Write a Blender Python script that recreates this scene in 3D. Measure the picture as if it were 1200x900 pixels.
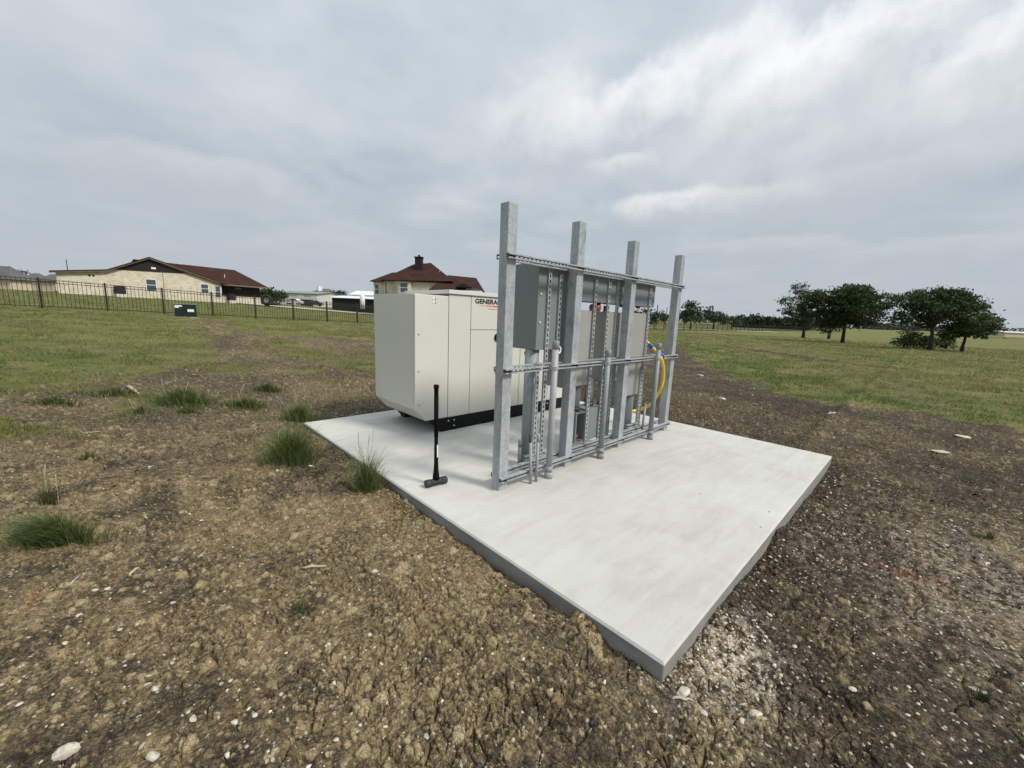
import bpy, bmesh, math, random
import numpy as np
from mathutils import Vector, Matrix

# ---------------------------------------------------------------- clear
for o in list(bpy.data.objects):
    bpy.data.objects.remove(o)
SC = bpy.context.scene
COL = SC.collection
RNG = np.random.default_rng(7)
random.seed(7)

# ---------------------------------------------------------------- camera
# world axes: X and Y run along the pad's edges, origin at the pad's near corner, pad top at z = 0
YAW = 0.77015
F_PX = 468.07
PITCH, ROLL = math.radians(9.655), math.radians(2.247)
CAM = np.array([-1.629, -0.617, 1.527])
FH = np.array([math.sin(YAW), math.cos(YAW)])          # horizontal forward
RH = np.array([math.cos(YAW), -math.sin(YAW)])         # horizontal right
_f = np.array([FH[0]*math.cos(PITCH), FH[1]*math.cos(PITCH), -math.sin(PITCH)])
_r = np.array([RH[0], RH[1], 0.0])
_u = np.cross(_r, _f)
C_R = math.cos(ROLL)*_r + math.sin(ROLL)*_u
C_U = -math.sin(ROLL)*_r + math.cos(ROLL)*_u
C_F = _f
cd = bpy.data.cameras.new('camera')
cam = bpy.data.objects.new('camera', cd)
COL.objects.link(cam)
cam.matrix_world = Matrix(((C_R[0], C_U[0], -C_F[0], CAM[0]), (C_R[1], C_U[1], -C_F[1], CAM[1]),
                           (C_R[2], C_U[2], -C_F[2], CAM[2]), (0, 0, 0, 1)))
cd.sensor_width = 36.0
cd.sensor_fit = 'HORIZONTAL'
cd.lens = F_PX/1200*36.0
cd.clip_start = 0.05
cd.clip_end = 4000
SC.camera = cam

# ---------------------------------------------------------------- light: overcast sky and a soft sun
SUN_AZ = np.array([0.33, -0.944])
SUN_EL = math.radians(46)
world = bpy.data.worlds.new("World")
SC.world = world
world.use_nodes = True
sun_d = bpy.data.lights.new('sun', 'SUN')
sun_d.energy = 1.5
sun_d.angle = math.radians(12)
sun_d.color = (1.0, 0.95, 0.87)
sun = bpy.data.objects.new('sun', sun_d)
COL.objects.link(sun)
sd = Vector((SUN_AZ[0]*math.cos(SUN_EL), SUN_AZ[1]*math.cos(SUN_EL), math.sin(SUN_EL)))
sun.rotation_euler = sd.to_track_quat('Z', 'Y').to_euler()
SC.view_settings.view_transform = 'Standard'
SC.view_settings.look = 'None'
SC.view_settings.gamma = 1
SC.view_settings.use_curve_mapping = False
SC.view_settings.exposure = 1.12


class NT:
    """tiny node helper"""
    def __init__(s, tree):
        s.t = tree; s.n = tree.nodes; s.l = tree.links

    def new(s, typ, **kw):
        n = s.n.new(typ)
        for k, v in kw.items():
            setattr(n, k, v)
        return n

    def put(s, sock, v):
        if hasattr(v, 'is_linked') or isinstance(v, bpy.types.NodeSocket):
            s.l.new(v, sock)
        else:
            if isinstance(v, (tuple, list)) and len(v) == 3 and sock.type == 'RGBA':
                v = (*v, 1)
            sock.default_value = v

    def math(s, op, a, b=None, c=None, clamp=False):
        n = s.new('ShaderNodeMath', operation=op, use_clamp=clamp)
        s.put(n.inputs[0], a)
        if b is not None: s.put(n.inputs[1], b)
        if c is not None: s.put(n.inputs[2], c)
        return n.outputs[0]

    def vmath(s, op, a, b=None, out=0):
        n = s.new('ShaderNodeVectorMath', operation=op)
        s.put(n.inputs[0], a)
        if b is not None:
            if op == 'SCALE': s.put(n.inputs['Scale'], b)
            else: s.put(n.inputs[1], b)
        return n.outputs['Value'] if op in ('DOT_PRODUCT', 'LENGTH', 'DISTANCE') else n.outputs[0]

    def mix(s, f, a, b, typ='MIX'):
        n = s.new('ShaderNodeMix', data_type='RGBA', blend_type=typ)
        s.put(n.inputs[0], f); s.put(n.inputs[6], a); s.put(n.inputs[7], b)
        return n.outputs[2]

    def noise(s, vec, scale, detail=4, rough=0.55, dist=0.0, out='Fac'):
        n = s.new('ShaderNodeTexNoise')
        if vec is not None: s.put(n.inputs['Vector'], vec)
        n.inputs['Scale'].default_value = scale
        n.inputs['Detail'].default_value = detail
        n.inputs['Roughness'].default_value = rough
        n.inputs['Distortion'].default_value = dist
        return n.outputs[out]

    def vor(s, vec, scale, feat='F1', out='Distance', rand=1.0):
        n = s.new('ShaderNodeTexVoronoi', feature=feat)
        if vec is not None: s.put(n.inputs['Vector'], vec)
        n.inputs['Scale'].default_value = scale
        n.inputs['Randomness'].default_value = rand
        return n.outputs[out]

    def ramp(s, f, stops, interp='LINEAR'):
        n = s.new('ShaderNodeValToRGB')
        n.color_ramp.interpolation = interp
        els = n.color_ramp.elements
        while len(els) < len(stops): els.new(0.5)
        for e, (p, c) in zip(els, stops):
            e.position = p
            e.color = (c, c, c, 1) if isinstance(c, (int, float)) else (*c, 1)
        s.put(n.inputs[0], f)
        return n.outputs[0]

    def sstep(s, x, a, b):
        n = s.new('ShaderNodeMapRange', interpolation_type='SMOOTHSTEP')
        s.put(n.inputs[0], x); s.put(n.inputs[1], a); s.put(n.inputs[2], b)
        n.inputs[3].default_value = 0; n.inputs[4].default_value = 1
        return n.outputs[0]


# ---------------------------------------------------------------- sky
def build_sky():
    T = NT(world.node_tree)
    T.n.clear()
    out = T.new('ShaderNodeOutputWorld')
    bg = T.new('ShaderNodeBackground')
    T.l.new(bg.outputs[0], out.inputs[0])
    sky = T.new('ShaderNodeTexSky', sky_type='NISHITA')
    sky.sun_disc = False
    sky.sun_elevation = SUN_EL
    sky.sun_rotation = math.atan2(SUN_AZ[0], SUN_AZ[1])
    sky.air_density = 1.0; sky.dust_density = 2.5; sky.ozone_density = 1.0
    tc = T.new('ShaderNodeTexCoord')
    D = tc.outputs['Generated']
    sep = T.new('ShaderNodeSeparateXYZ'); T.l.new(D, sep.inputs[0])
    z = T.math('MAXIMUM', sep.outputs[2], 0.0)
    # cloud deck coordinates: direction projected on a high plane
    den = T.math('ADD', z, 0.16)
    comb = T.new('ShaderNodeCombineXYZ')
    T.l.new(T.math('DIVIDE', sep.outputs[0], den), comb.inputs[0])
    T.l.new(T.math('DIVIDE', sep.outputs[1], den), comb.inputs[1])
    P = comb.outputs[0]
    rot = T.new('ShaderNodeVectorRotate', rotation_type='Z_AXIS'); T.put(rot.inputs['Vector'], P)
    rot.inputs['Angle'].default_value = 0.77
    P = rot.outputs[0]
    # thin high veil with bluish gaps
    n1 = T.noise(T.vmath('MULTIPLY', P, (0.9, 1.0, 1.0)), 0.8, 4, 0.5, 0.2)
    n2 = T.noise(P, 2.2, 4, 0.5, 0.1)
    veil = T.math('ADD', T.math('MULTIPLY', n1, 0.75), T.math('MULTIPLY', n2, 0.25))
    cov = T.sstep(veil, 0.28, 0.62)
    hor = T.sstep(z, 0.36, 0.02)                       # the haze band low down hides the gaps
    cov = T.math('MAXIMUM', cov, T.math('MULTIPLY', hor, 0.92))
    veilc = T.mix(T.sstep(n2, 0.25, 0.75), (0.535, 0.59, 0.635), (0.635, 0.675, 0.705))
    skyc = T.vmath('SCALE', sky.outputs[0], 0.075)
    skyc = T.mix(0.75, skyc, (0.42, 0.52, 0.61))
    c = T.mix(cov, skyc, veilc)
    lowc = T.mix(n2, (0.505, 0.56, 0.61), (0.53, 0.58, 0.625))
    c = T.mix(T.math('MULTIPLY', T.sstep(z, 0.34, 0.0), 0.85), c, lowc)
    # scattered cumulus everywhere: lit tops, grey bellies
    nz = T.noise(D, 4.2, 6, 0.55, 0.15)
    nzf = T.noise(D, 12.0, 6, 0.6, 0.1)

    def cloud(c, px, py, wx, wy, tilt, strength, seed, top=(0.87, 0.88, 0.885), belly=(0.53, 0.57, 0.61), soft=0.55):
        d = (px-600)/F_PX*C_R - (py-450)/F_PX*C_U + C_F
        d = d/np.linalg.norm(d)
        r0 = np.cross(d, [0, 0, 1]); r0 /= np.linalg.norm(r0)
        u0 = np.cross(r0, d)
        r = math.cos(tilt)*r0 + math.sin(tilt)*u0
        u = -math.sin(tilt)*r0 + math.cos(tilt)*u0
        k = T.math('MAXIMUM', T.vmath('DOT_PRODUCT', D, tuple(d)), 0.02)
        a = T.math('DIVIDE', T.vmath('DOT_PRODUCT', D, tuple(r)), k)
        b = T.math('DIVIDE', T.vmath('DOT_PRODUCT', D, tuple(u)), k)
        a = T.math('DIVIDE', a, wx/F_PX)
        b = T.math('DIVIDE', b, wy/F_PX)
        b2 = T.math('MULTIPLY', b, T.math('ADD', 1.0, T.math('MULTIPLY', T.math('LESS_THAN', b, 0.0), -0.25)))
        q = T.math('SQRT', T.math('ADD', T.math('MULTIPLY', a, a), T.math('MULTIPLY', b2, b2)))
        wob = T.math('ADD', T.math('MULTIPLY', T.math('SUBTRACT', nz, 0.5), 1.9),
                     T.math('MULTIPLY', T.math('SUBTRACT', nzf, 0.5), 0.95))
        q = T.math('ADD', q, wob)
        m = T.sstep(q, 1.0, 1.0-soft)
        m = T.math('MULTIPLY', m, strength)
        sh = T.sstep(T.math('ADD', b, T.math('ADD', T.math('MULTIPLY', T.math('SUBTRACT', nzf, 0.5), 2.2), T.math('MULTIPLY', a, 0.12))), -0.75, 0.75)
        return T.mix(m, c, T.mix(sh, belly, top))
    L = 0.0
    pale = (0.71, 0.73, 0.745); grey = (0.54, 0.58, 0.62)
    c = cloud(c, 180, 110, 280, 80, -.3, .55, 1, (0.68, 0.70, 0.715), (0.52, 0.565, 0.61), soft=1.1)
    c = cloud(c, 520, 120, 190, 80, -.2, .45, 2, (0.68, 0.705, 0.72), (0.52, 0.57, 0.615), soft=1.1)
    c = cloud(c, 240, 205, 130, 24, .05, .6, 3, (0.66, 0.68, 0.69), (0.52, 0.56, 0.605))
    c = cloud(c, 690, 150, 150, 60, .10, .75, 4, (0.76, 0.775, 0.785), (0.50, 0.545, 0.595), soft=.8)
    c = cloud(c, 800, 112, 130, 50, .25, .85, 5)
    c = cloud(c, 970, 85, 125, 44, .32, .95, 6)
    c = cloud(c, 880, 160, 170, 45, .20, .75, 7, pale, grey, soft=.7)
    c = cloud(c, 1185, 70, 85, 40, .28, .95, 8)
    c = cloud(c, 1060, 155, 190, 40, .14, .75, 9, pale, grey, soft=.7)
    c = cloud(c, 765, 245, 75, 21, .05, .95, 10, (0.86, 0.865, 0.86), (0.53, 0.57, 0.61))
    c = cloud(c, 728, 193, 48, 17, .05, .9, 11, (0.80, 0.81, 0.815), (0.54, 0.58, 0.62))
    c = cloud(c, 885, 234, 70, 16, .05, .75, 12, (0.74, 0.755, 0.765), (0.52, 0.565, 0.61))
    c = cloud(c, 1020, 210, 160, 26, .08, .6, 13, (0.65, 0.675, 0.695), grey)
    c = cloud(c, 530, 240, 65, 11, 0, .6, 14, (0.65, 0.675, 0.69), (0.53, 0.575, 0.615))
    c = cloud(c, 1110, 290, 60, 12, 0, .6, 15, (0.62, 0.65, 0.67), (0.51, 0.555, 0.6))
    c = cloud(c, 900, 290, 70, 11, 0, .6, 16, (0.62, 0.65, 0.67), (0.51, 0.555, 0.6))
    # overcast skies brighten towards the zenith
    zen = T.math('ADD', 1.0, T.math('MULTIPLY', T.sstep(z, 0.60, 1.0), 0.9))
    zen = T.math('SUBTRACT', zen, T.math('MULTIPLY', T.sstep(z, 0.40, 0.04), 0.11))
    zen = T.math('ADD', zen, T.math('MULTIPLY', T.sstep(z, 0.28, 0.58), 0.09))
    c = T.vmath('SCALE', c, zen)
    c = T.vmath('MULTIPLY', c, (0.995, 1.0, 1.01))
    T.put(bg.inputs[0], c)
    bg.inputs[1].default_value = 0.485


build_sky()

# ---------------------------------------------------------------- terrain maths


def spl(t, k):
    return k*np.logaddexp(0, t/k)


def to_c(x, y):
    dx, dy = x-CAM[0], y-CAM[1]
    return dx*RH[0]+dy*RH[1], dx*FH[0]+dy*FH[1]


def from_c(X, Y):
    return CAM[0]+X*RH[0]+Y*FH[0], CAM[1]+X*RH[1]+Y*FH[1]


def terr(x, y):
    X, Y = to_c(np.asarray(x, float), np.asarray(y, float))
    h = .046*spl(-X-3, 3.0)
    h = h-.92*spl(h-2.55, .25)                      # the hill flattens out at the top
    return -.14+h+.006*spl(Y-60, 10.0)


def ray(px, py):
    return (px-600)/F_PX*C_R-(py-450)/F_PX*C_U+C_F


def at(px, py):
    """point of the ground seen at a photo pixel"""
    d = ray(px, py); t = 0.6
    while t < 900:
        p = CAM+t*d
        if p[2] < terr(p[0], p[1]): break
        t *= 1.004
    return p


def atz(px, py, z):
    d = ray(px, py)
    return CAM+(z-CAM[2])/d[2]*d


def aty(px, py, y):
    d = ray(px, py)
    return CAM+(y-CAM[1])/d[1]*d


def far(px, py, depth):
    """point at a photo pixel, this far ahead of the camera"""
    d = ray(px, py)
    return CAM+depth/(d[0]*FH[0]+d[1]*FH[1])*d


def h2(ix, iy, s):
    n = (ix.astype(np.int64)*374761393+iy.astype(np.int64)*668265263+s*1442695041) & 0xffffffff
    n = ((n ^ (n >> 13))*1274126177) & 0xffffffff
    n = ((n ^ (n >> 16))*2246822519) & 0xffffffff
    n ^= n >> 15
    return (n & 0xffffff)/float(0x1000000)


def vnoise(x, y, s=0):
    ix, iy = np.floor(x), np.floor(y)
    fx, fy = x-ix, y-iy
    ix, iy = ix.astype(np.int64), iy.astype(np.int64)
    u, v = fx*fx*fx*(fx*(fx*6-15)+10), fy*fy*fy*(fy*(fy*6-15)+10)
    a, b, c, d = h2(ix, iy, s), h2(ix+1, iy, s), h2(ix, iy+1, s), h2(ix+1, iy+1, s)
    return (a+(b-a)*u)*(1-v)+(c+(d-c)*u)*v


def fbm(x, y, scale, octs=4, s=0, gain=.5):
    t = np.zeros_like(x); a = 1.; tot = 0.
    x, y = x/scale, y/scale
    for i in range(octs):
        t += a*vnoise(x, y, s+i*17); tot += a
        a *= gain
        x, y = x*1.6-y*1.2+3.1, x*1.2+y*1.6+7.7
    return t/tot


def voro(x, y, scale, s=0):
    """F1, distance to the cell edge, cell random value"""
    x, y = x/scale, y/scale
    ix, iy = np.floor(x), np.floor(y)
    d1 = np.full(x.shape, 9e9); d2 = d1.copy()
    x1 = x.copy(); y1 = y.copy(); x2 = x.copy(); y2 = y.copy(); r1 = np.zeros_like(x)
    for i in (-1, 0, 1):
        for j in (-1, 0, 1):
            cx, cy = ix+i, iy+j
            qx, qy = cx+.1+.8*h2(cx, cy, s), cy+.1+.8*h2(cx, cy, s+5)
            d = (qx-x)**2+(qy-y)**2
            m1 = d < d1
            m2 = (~m1) & (d < d2)
            d2 = np.where(m1, d1, np.where(m2, d, d2))
            x2 = np.where(m1, x1, np.where(m2, qx, x2)); y2 = np.where(m1, y1, np.where(m2, qy, y2))
            r1 = np.where(m1, h2(cx, cy, s+9), r1)
            x1 = np.where(m1, qx, x1); y1 = np.where(m1, qy, y1)
            d1 = np.where(m1, d, d1)
    e = (d2-d1)/(2*np.sqrt((x2-x1)**2+(y2-y1)**2)+1e-6)
    return np.sqrt(d1)*scale, e*scale, r1


def sm(x, a, b):
    t = np.clip((x-a)/(b-a), 0, 1)
    return t*t*(3-2*t)


def poly_sd(x, y, poly):
    """signed distance to a polygon, positive inside"""
    d = np.full(x.shape, 9e9); ins = np.zeros(x.shape, bool)
    n = len(poly)
    for i in range(n):
        ax, ay = poly[i]; bx, by = poly[(i+1) % n]
        ex, ey = bx-ax, by-ay
        t = np.clip(((x-ax)*ex+(y-ay)*ey)/(ex*ex+ey*ey+1e-12), 0, 1)
        d = np.minimum(d, (x-ax-t*ex)**2+(y-ay-t*ey)**2)
        if abs(ey) > 1e-9:
            c = ((ay > y) != (by > y)) & (x < (bx-ax)*(y-ay)/ey+ax)
            ins ^= c
    d = np.sqrt(d)
    return np.where(ins, d, -d)


def line_d(x, y, pts):
    d = np.full(x.shape, 9e9)
    for (ax, ay), (bx, by) in zip(pts[:-1], pts[1:]):
        ex, ey = bx-ax, by-ay
        t = np.clip(((x-ax)*ex+(y-ay)*ey)/(ex*ex+ey*ey+1e-12), 0, 1)
        d = np.minimum(d, (x-ax-t*ex)**2+(y-ay-t*ey)**2)
    return np.sqrt(d)


PADX, PADY = 4.431, 5.063
_B = [(-60, 484), (0, 466), (60, 457), (110, 449), (190, 434), (238, 415), (247, 399), (236, 386), (221, 375),
      (262, 375), (276, 386), (300, 399), (335, 414), (400, 430), (438, 438), (520, 424), (640, 412), (790, 403),
      (812, 414), (832, 431), (900, 459), (1000, 475), (1100, 489), (1200, 506), (1300, 528)]
DIRT = [tuple(at(*p)[:2]) for p in _B]+[from_c(9, -4), from_c(-10, -4)]
RUT = [tuple(at(*p)[:2]) for p in ((800, 402), (850, 405), (890, 411), (960, 421), (1045, 431))]
CHALK1 = tuple(at(850, 770)[:2]); CHALK2 = tuple(at(1170, 690)[:2])
RED = [tuple(at(*p)[:2]) for p in ((1015, 657), (1045, 668), (1078, 678))]


def grass_mask(x, y):
    r = np.hypot(x-CAM[0], y-CAM[1])
    w = np.clip(r*.034, .12, .75)
    n = fbm(x, y, 1.3, 4, 40)-.5
    n2 = fbm(x, y, .35, 3, 44)-.5
    sd = poly_sd(x, y, DIRT)
    g = sm(-sd+n*w*3.2+n2*w*2.6, -.8*w, .9*w)
    X, Y = to_c(x, y)
    spot = sm(fbm(x, y, .75, 4, 48), .53, .60)*sm(-sd, -3.2, -.6)*sm(X, -2.5, -4.0)*sm(Y, 13, 9)      # turf creeping into the bare soil
    g = np.maximum(g, spot*.85)
    rut = line_d(x, y, RUT)+(fbm(x, y, .8, 3, 71)-.5)*1.3
    g = g*sm(rut, .35, 1.1)
    bare = fbm(x, y, 3.0, 4, 52)
    X, Y = to_c(x, y)
    mid = sm(X, -14, -9)*sm(X, 6, 2)*sm(Y, 40, 32)*sm(Y, 11, 16)          # worn patches between the track and the generator
    g = g*(1-mid*sm(bare, .44, .58)*.9)
    g = g*(1-.5*sm(fbm(x, y, 1.7, 4, 56), .58, .70)*sm(r, 30, 16)*sm(r, 8, 12))      # thin patches in the near turf
    return g


def soil_tan(x, y):
    """how much tan clay is mixed into the brown topsoil"""
    X, Y = to_c(x, y); r = np.hypot(X, Y)
    tan = .43+.75*(fbm(x, y, 1.1, 3, 130)-.5)+1.15*(fbm(x, y, .26, 3, 136)-.5)*sm(r, 9, 4)
    tan += .22*np.exp(-((X-.05)/.75)**2-((Y-2.0)/.8)**2)+.12*np.exp(-((X+1.6)/1.4)**2-((Y-3.2)/1.3)**2)
    tan += .07*sm(X, .8, -.2)
    tan -= .22*sm(X, .9, 2.0)-.06*sm(Y, 6., 9.0)*sm(X, 0, -3)
    dpad = -poly_sd(x, y, [(0, 0), (PADX, 0), (PADX, PADY), (0, PADY)])
    tan -= .30*np.exp(-(dpad/.5)**2)*(x > .3)
    tan -= .20*np.exp(-(dpad/.35)**2)*(y > 2.6)
    return np.clip(tan, 0, 1)


def clods(x, y):
    """loose clay clods: height, cover, shade"""
    tan = soil_tan(x, y)
    wx = x+(fbm(x, y, .022, 2, 301)-.5)*.022; wy = y+(fbm(x, y, .022, 2, 305)-.5)*.022
    H = np.zeros_like(x); M = np.zeros_like(x); S = np.zeros_like(x)
    for sc, sd, p0, p1 in ((.078, 21, -.12, .42), (.042, 22, -.08, .52), (.021, 23, .0, .42)):
        f1, _, c = voro(wx, wy, sc, sd)
        on = c < np.clip(p0+p1*tan, .02, .6)
        q = f1/(sc*.46)
        H = np.maximum(H, np.where(on, sc*.26*np.sqrt(np.clip(1-q*q, 0, 1)), 0))
        m = np.where(on, sm(q, 1.0, .72), 0)
        S = np.where(m > M, (c*977.13) % 1.0, S)
        M = np.maximum(M, m)
    return H, M, S, tan


def relief(x, y):
    """ground height: slope, lumps, cracked clay polygons, spoil heaped against the pad"""
    X, Y = to_c(x, y)
    r = np.hypot(X, Y)
    z = terr(x, y)
    dirt = 1-grass_mask(x, y)
    near = sm(r, 16, 8)
    z = z+(fbm(x, y, 2.2, 3, 3)-.5)*.07*sm(r, 1, 4)
    z = z+(fbm(x, y, .5, 4, 8)-.5)*.07*dirt
    z = z+(fbm(x, y, .16, 3, 21)-.5)*.026*dirt*near
    grassy = (1-dirt)
    z = z+(fbm(x, y, .9, 4, 31)-.5)*.05*grassy
    # tracks pressed into the soil behind the pad
    z = z-.05*sm(line_d(x, y, RUT), .9, .2)
    nm = r < 15
    if nm.any():
        xx, yy = x[nm], y[nm]
        wx = xx+(fbm(xx, yy, .06, 3, 60)-.5)*.034; wy = yy+(fbm(xx, yy, .06, 3, 66)-.5)*.034
        _, e1, c1 = voro(wx, wy, .046, 11)
        _, e2, c2 = voro(wx, wy, .135, 12)
        ck = sm(fbm(xx, yy, .6, 3, 90), .40, .58)
        ck2 = sm(fbm(xx, yy, .25, 2, 94), .38, .55)
        fade = sm(r[nm], 15, 9)*dirt[nm]
        crack = -.018*sm(e1, .0036, .0008)*ck*(.25+.75*ck2)*(.5+.5*c1)-.024*sm(e2, .0048, .0012)*(.15+.85*ck2)
        crumb = clods(xx, yy)[0]
        dome = crumb+(.0035*sm(e1, 0, .012)*ck+.004*sm(e2, 0, .03)+.005*(c1-.5)*ck+.006*(c2-.5))
        lumps = (fbm(xx, yy, .05, 4, 77, .6)-.5)*.012+(fbm(xx, yy, .11, 3, 79, .6)-.5)*.022*sm(r[nm], 3, 6)
        z[nm] += (crack+dome+lumps)*fade
    # spoil along the pad's left edge and under its near edge
    dl = np.where((y > -.2) & (y < 5.2), np.abs(x), 9)
    heap = .075*np.exp(-((y-.42)/.13)**2)*np.exp(-(np.clip(-x-.05, 0, 9)/.16)**2)
    heap += .05*np.exp(-((y-.75)/.20)**2)*np.exp(-((x+.17)/.12)**2)
    heap += .03*np.exp(-((y-.05)/.20)**2)*np.exp(-((x+.20)/.15)**2)
    heap -= .03*np.exp(-((y-1.15)/.30)**2)*np.exp(-((x+.0)/.07)**2)
    heap += .085*np.exp(-((x-1.95)/.22)**2)*np.exp(-(np.clip(-y-.04, 0, 9)/.13)**2)
    heap -= .035*np.exp(-((x-2.45)/.25)**2)*np.exp(-((y+.03)/.10)**2)
    heap += .025*np.exp(-((x-.9)/.4)**2)*np.exp(-(np.clip(-y, 0, 9)/.15)**2)
    heap -= .03*np.exp(-((x-3.4)/.4)**2)*np.exp(-((y+.05)/.12)**2)
    heap *= .6+.8*fbm(x, y, .12, 3, 99)
    z = z+heap
    # the pad is dug in: the soil stays under it
    inside = (x > .012) & (x < PADX-.012) & (y > .012) & (y < PADY-.012)
    z = np.where(inside, np.minimum(z, -.2), z)
    return z


# ---------------------------------------------------------------- materials
MATS = {}


def pbr(name, col, rough=.6, metal=0., spec=None):
    m = bpy.data.materials.new(name); m.use_nodes = True
    T = NT(m.node_tree)
    b = m.node_tree.nodes['Principled BSDF']
    b.inputs['Base Color'].default_value = (*col, 1)
    b.inputs['Roughness'].default_value = rough
    b.inputs['Metallic'].default_value = metal
    if spec is not None: b.inputs['Specular IOR Level'].default_value = spec
    MATS[name] = m
    return m, T, b


def bump(T, b, h, strength=.3, dist=.01):
    n = T.new('ShaderNodeBump'); n.inputs['Strength'].default_value = strength
    n.inputs['Distance'].default_value = dist
    T.put(n.inputs['Height'], h)
    T.l.new(n.outputs[0], b.inputs['Normal'])


def objco(T):
    return T.new('ShaderNodeTexCoord').outputs['Object']


def worn(name, col, rough=.5, metal=0., var=.12, scale=3., fine=60., bmp=.04, spec=None):
    """painted / plain surface with soft mottling and a little grime"""
    m, T, b = pbr(name, col, rough, metal, spec)
    co = objco(T)
    n = T.noise(co, scale, 5, .6)
    n2 = T.noise(co, fine, 3, .6)
    f = T.math('ADD', T.math('MULTIPLY', n, .7), T.math('MULTIPLY', n2, .3))
    f = T.sstep(f, .3, .7)
    lo = tuple(c*(1-var) for c in col); hi = tuple(min(1, c*(1+var)) for c in col)
    T.put(b.inputs['Base Color'], T.mix(f, lo, hi))
    T.put(b.inputs['Roughness'], T.math('ADD', T.math('MULTIPLY', n, .2), rough-.1))
    if bmp: bump(T, b, n2, bmp, .004)
    return m


def galv(name, a, bcol, metal=.22, rough=.45):
    m, T, b = pbr(name, a, rough, metal)
    co = objco(T)
    v = T.vor(co, 55., 'F1', 'Color')
    sepn = T.new('ShaderNodeSeparateColor'); T.put(sepn.inputs[0], v)
    n = T.noise(co, 5., 5, .65)
    n3 = T.noise(T.vmath('MULTIPLY', co, (14., 14., 2.2)), 1., 4, .6)
    f = T.math('ADD', T.math('MULTIPLY', sepn.outputs[0], .16), T.math('ADD', T.math('MULTIPLY', n, .5), T.math('MULTIPLY', n3, .5)))
    zc = T.mix(T.sstep(f, .3, .8), a, bcol)
    st = T.noise(T.vmath('MULTIPLY', co, (9., 9., 4.5)), 1., 4, .6, .4)
    zc = T.mix(T.math('MULTIPLY', T.sstep(st, .56, .70), .5), zc, tuple(v*.62 for v in a))
    zc = T.mix(T.math('MULTIPLY', T.sstep(st, .42, .30), .35), zc, tuple(min(1, v*1.15) for v in bcol))
    T.put(b.inputs['Base Color'], zc)
    T.put(b.inputs['Roughness'], T.math('ADD', T.math('MULTIPLY', n, .25), rough-.08))
    bump(T, b, n3, .05, .003)
    return m


galv('galvanised_post', (.25, .27, .285), (.44, .465, .48))
galv('galvanised_strut', (.26, .28, .29), (.46, .48, .49), .25, .40)
worn('steel_bolt', (.55, .55, .54), .35, .7, .1)
worn('black_bolt', (.02, .02, .022), .5, .2, .1)
worn('cabinet_grey', (.185, .205, .20), .5, 0., .05, 2., 90., .02)
worn('cabinet_dark_grey', (.165, .185, .19), .5, 0., .05, 2., 90., .02)
worn('cabinet_beige_grey', (.30, .295, .275), .5, 0., .05, 2., 90., .02)
worn('rust_brown', (.16, .075, .035), .8, 0., .4, 8.)
worn('conduit_grey', (.235, .25, .265), .5, 0., .10, 4.)
worn('conduit_light', (.33, .345, .355), .5, 0., .12, 4.)
worn('conduit_dark', (.07, .075, .08), .5, 0., .1)
worn('clear_plastic', (.75, .76, .74), .3, 0., .1)
worn('yellow_jacket', (.84, .53, .015), .42, 0., .08)
worn('blue_plastic', (.02, .10, .42), .4, 0., .08)
worn('red_plastic', (.36, .06, .045), .5, 0., .15)
worn('orange_pipe', (.42, .16, .055), .6, 0., .2)
worn('generator_cream', (.60, .59, .525), .42, 0., .025, 1.2, 120., .015)
worn('generator_roof', (.62, .61, .555), .45, 0., .03, 1.2, 120., .015)
worn('skid_black', (.006, .006, .007), .55, 0., .2, 3., 60., .02, .2)
worn('seam_dark', (.10, .10, .09), .7)
worn('logo_black', (.012, .012, .014), .5)
worn('logo_orange', (.62, .13, .03), .5)
worn('label_grey', (.3, .3, .29), .5)
worn('label_white', (.72, .72, .70), .5, 0., .08)
worn('hammer_black', (.004, .004, .0045), .75, 0., .3, 3., 60., .02, .12)
worn('hammer_steel', (.025, .025, .027), .45, .3, .5, 20.)
worn('transformer_green', (.007, .015, .013), .35, 0., .1)
worn('fence_black', (.006, .006, .007), .6, 0., .1)
worn('roof_brown', (.046, .023, .018), .95, 0., .25, .8, 9., .2, .08)
worn('roof_grey', (.10, .095, .095), .85, 0., .2, .8, 9., .2)
worn('siding_dark', (.009, .006, .007), .8, 0., .2)
worn('trim_tan', (.15, .11, .085), .7, 0., .1)
worn('trim_white', (.72, .72, .70), .6, 0., .05)
worn('metal_roof_green', (.17, .23, .20), .5, 0., .08)
worn('wall_pale', (.55, .54, .50), .8, 0., .08)
worn('wall_cream', (.55, .46, .34), .8, 0., .1)
worn('dark_bay', (.012, .011, .013), .8, 0., .1)
worn('tank_white', (.68, .69, .68), .5, 0., .06)
worn('wood_pole', (.14, .11, .085), .85, 0., .25)
worn('bark', (.030, .024, .020), .9, 0., .35, 6., 30., .4)
worn('tyre_black', (.014, .014, .014), .8)
worn('car_white', (.70, .71, .72), .3, 0., .03)
worn('car_dark', (.03, .032, .036), .3, 0., .03)
worn('driveway_pale', (.50, .47, .42), .9, 0., .12)
worn('stick_wood', (.40, .33, .24), .85, 0., .25, 12.)
worn('stick_grey', (.36, .32, .27), .85, 0., .25, 12.)


def m_glass():
    m, T, b = pbr('window_glass', (.05, .065, .08), .08, 0., .8)


m_glass()


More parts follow.
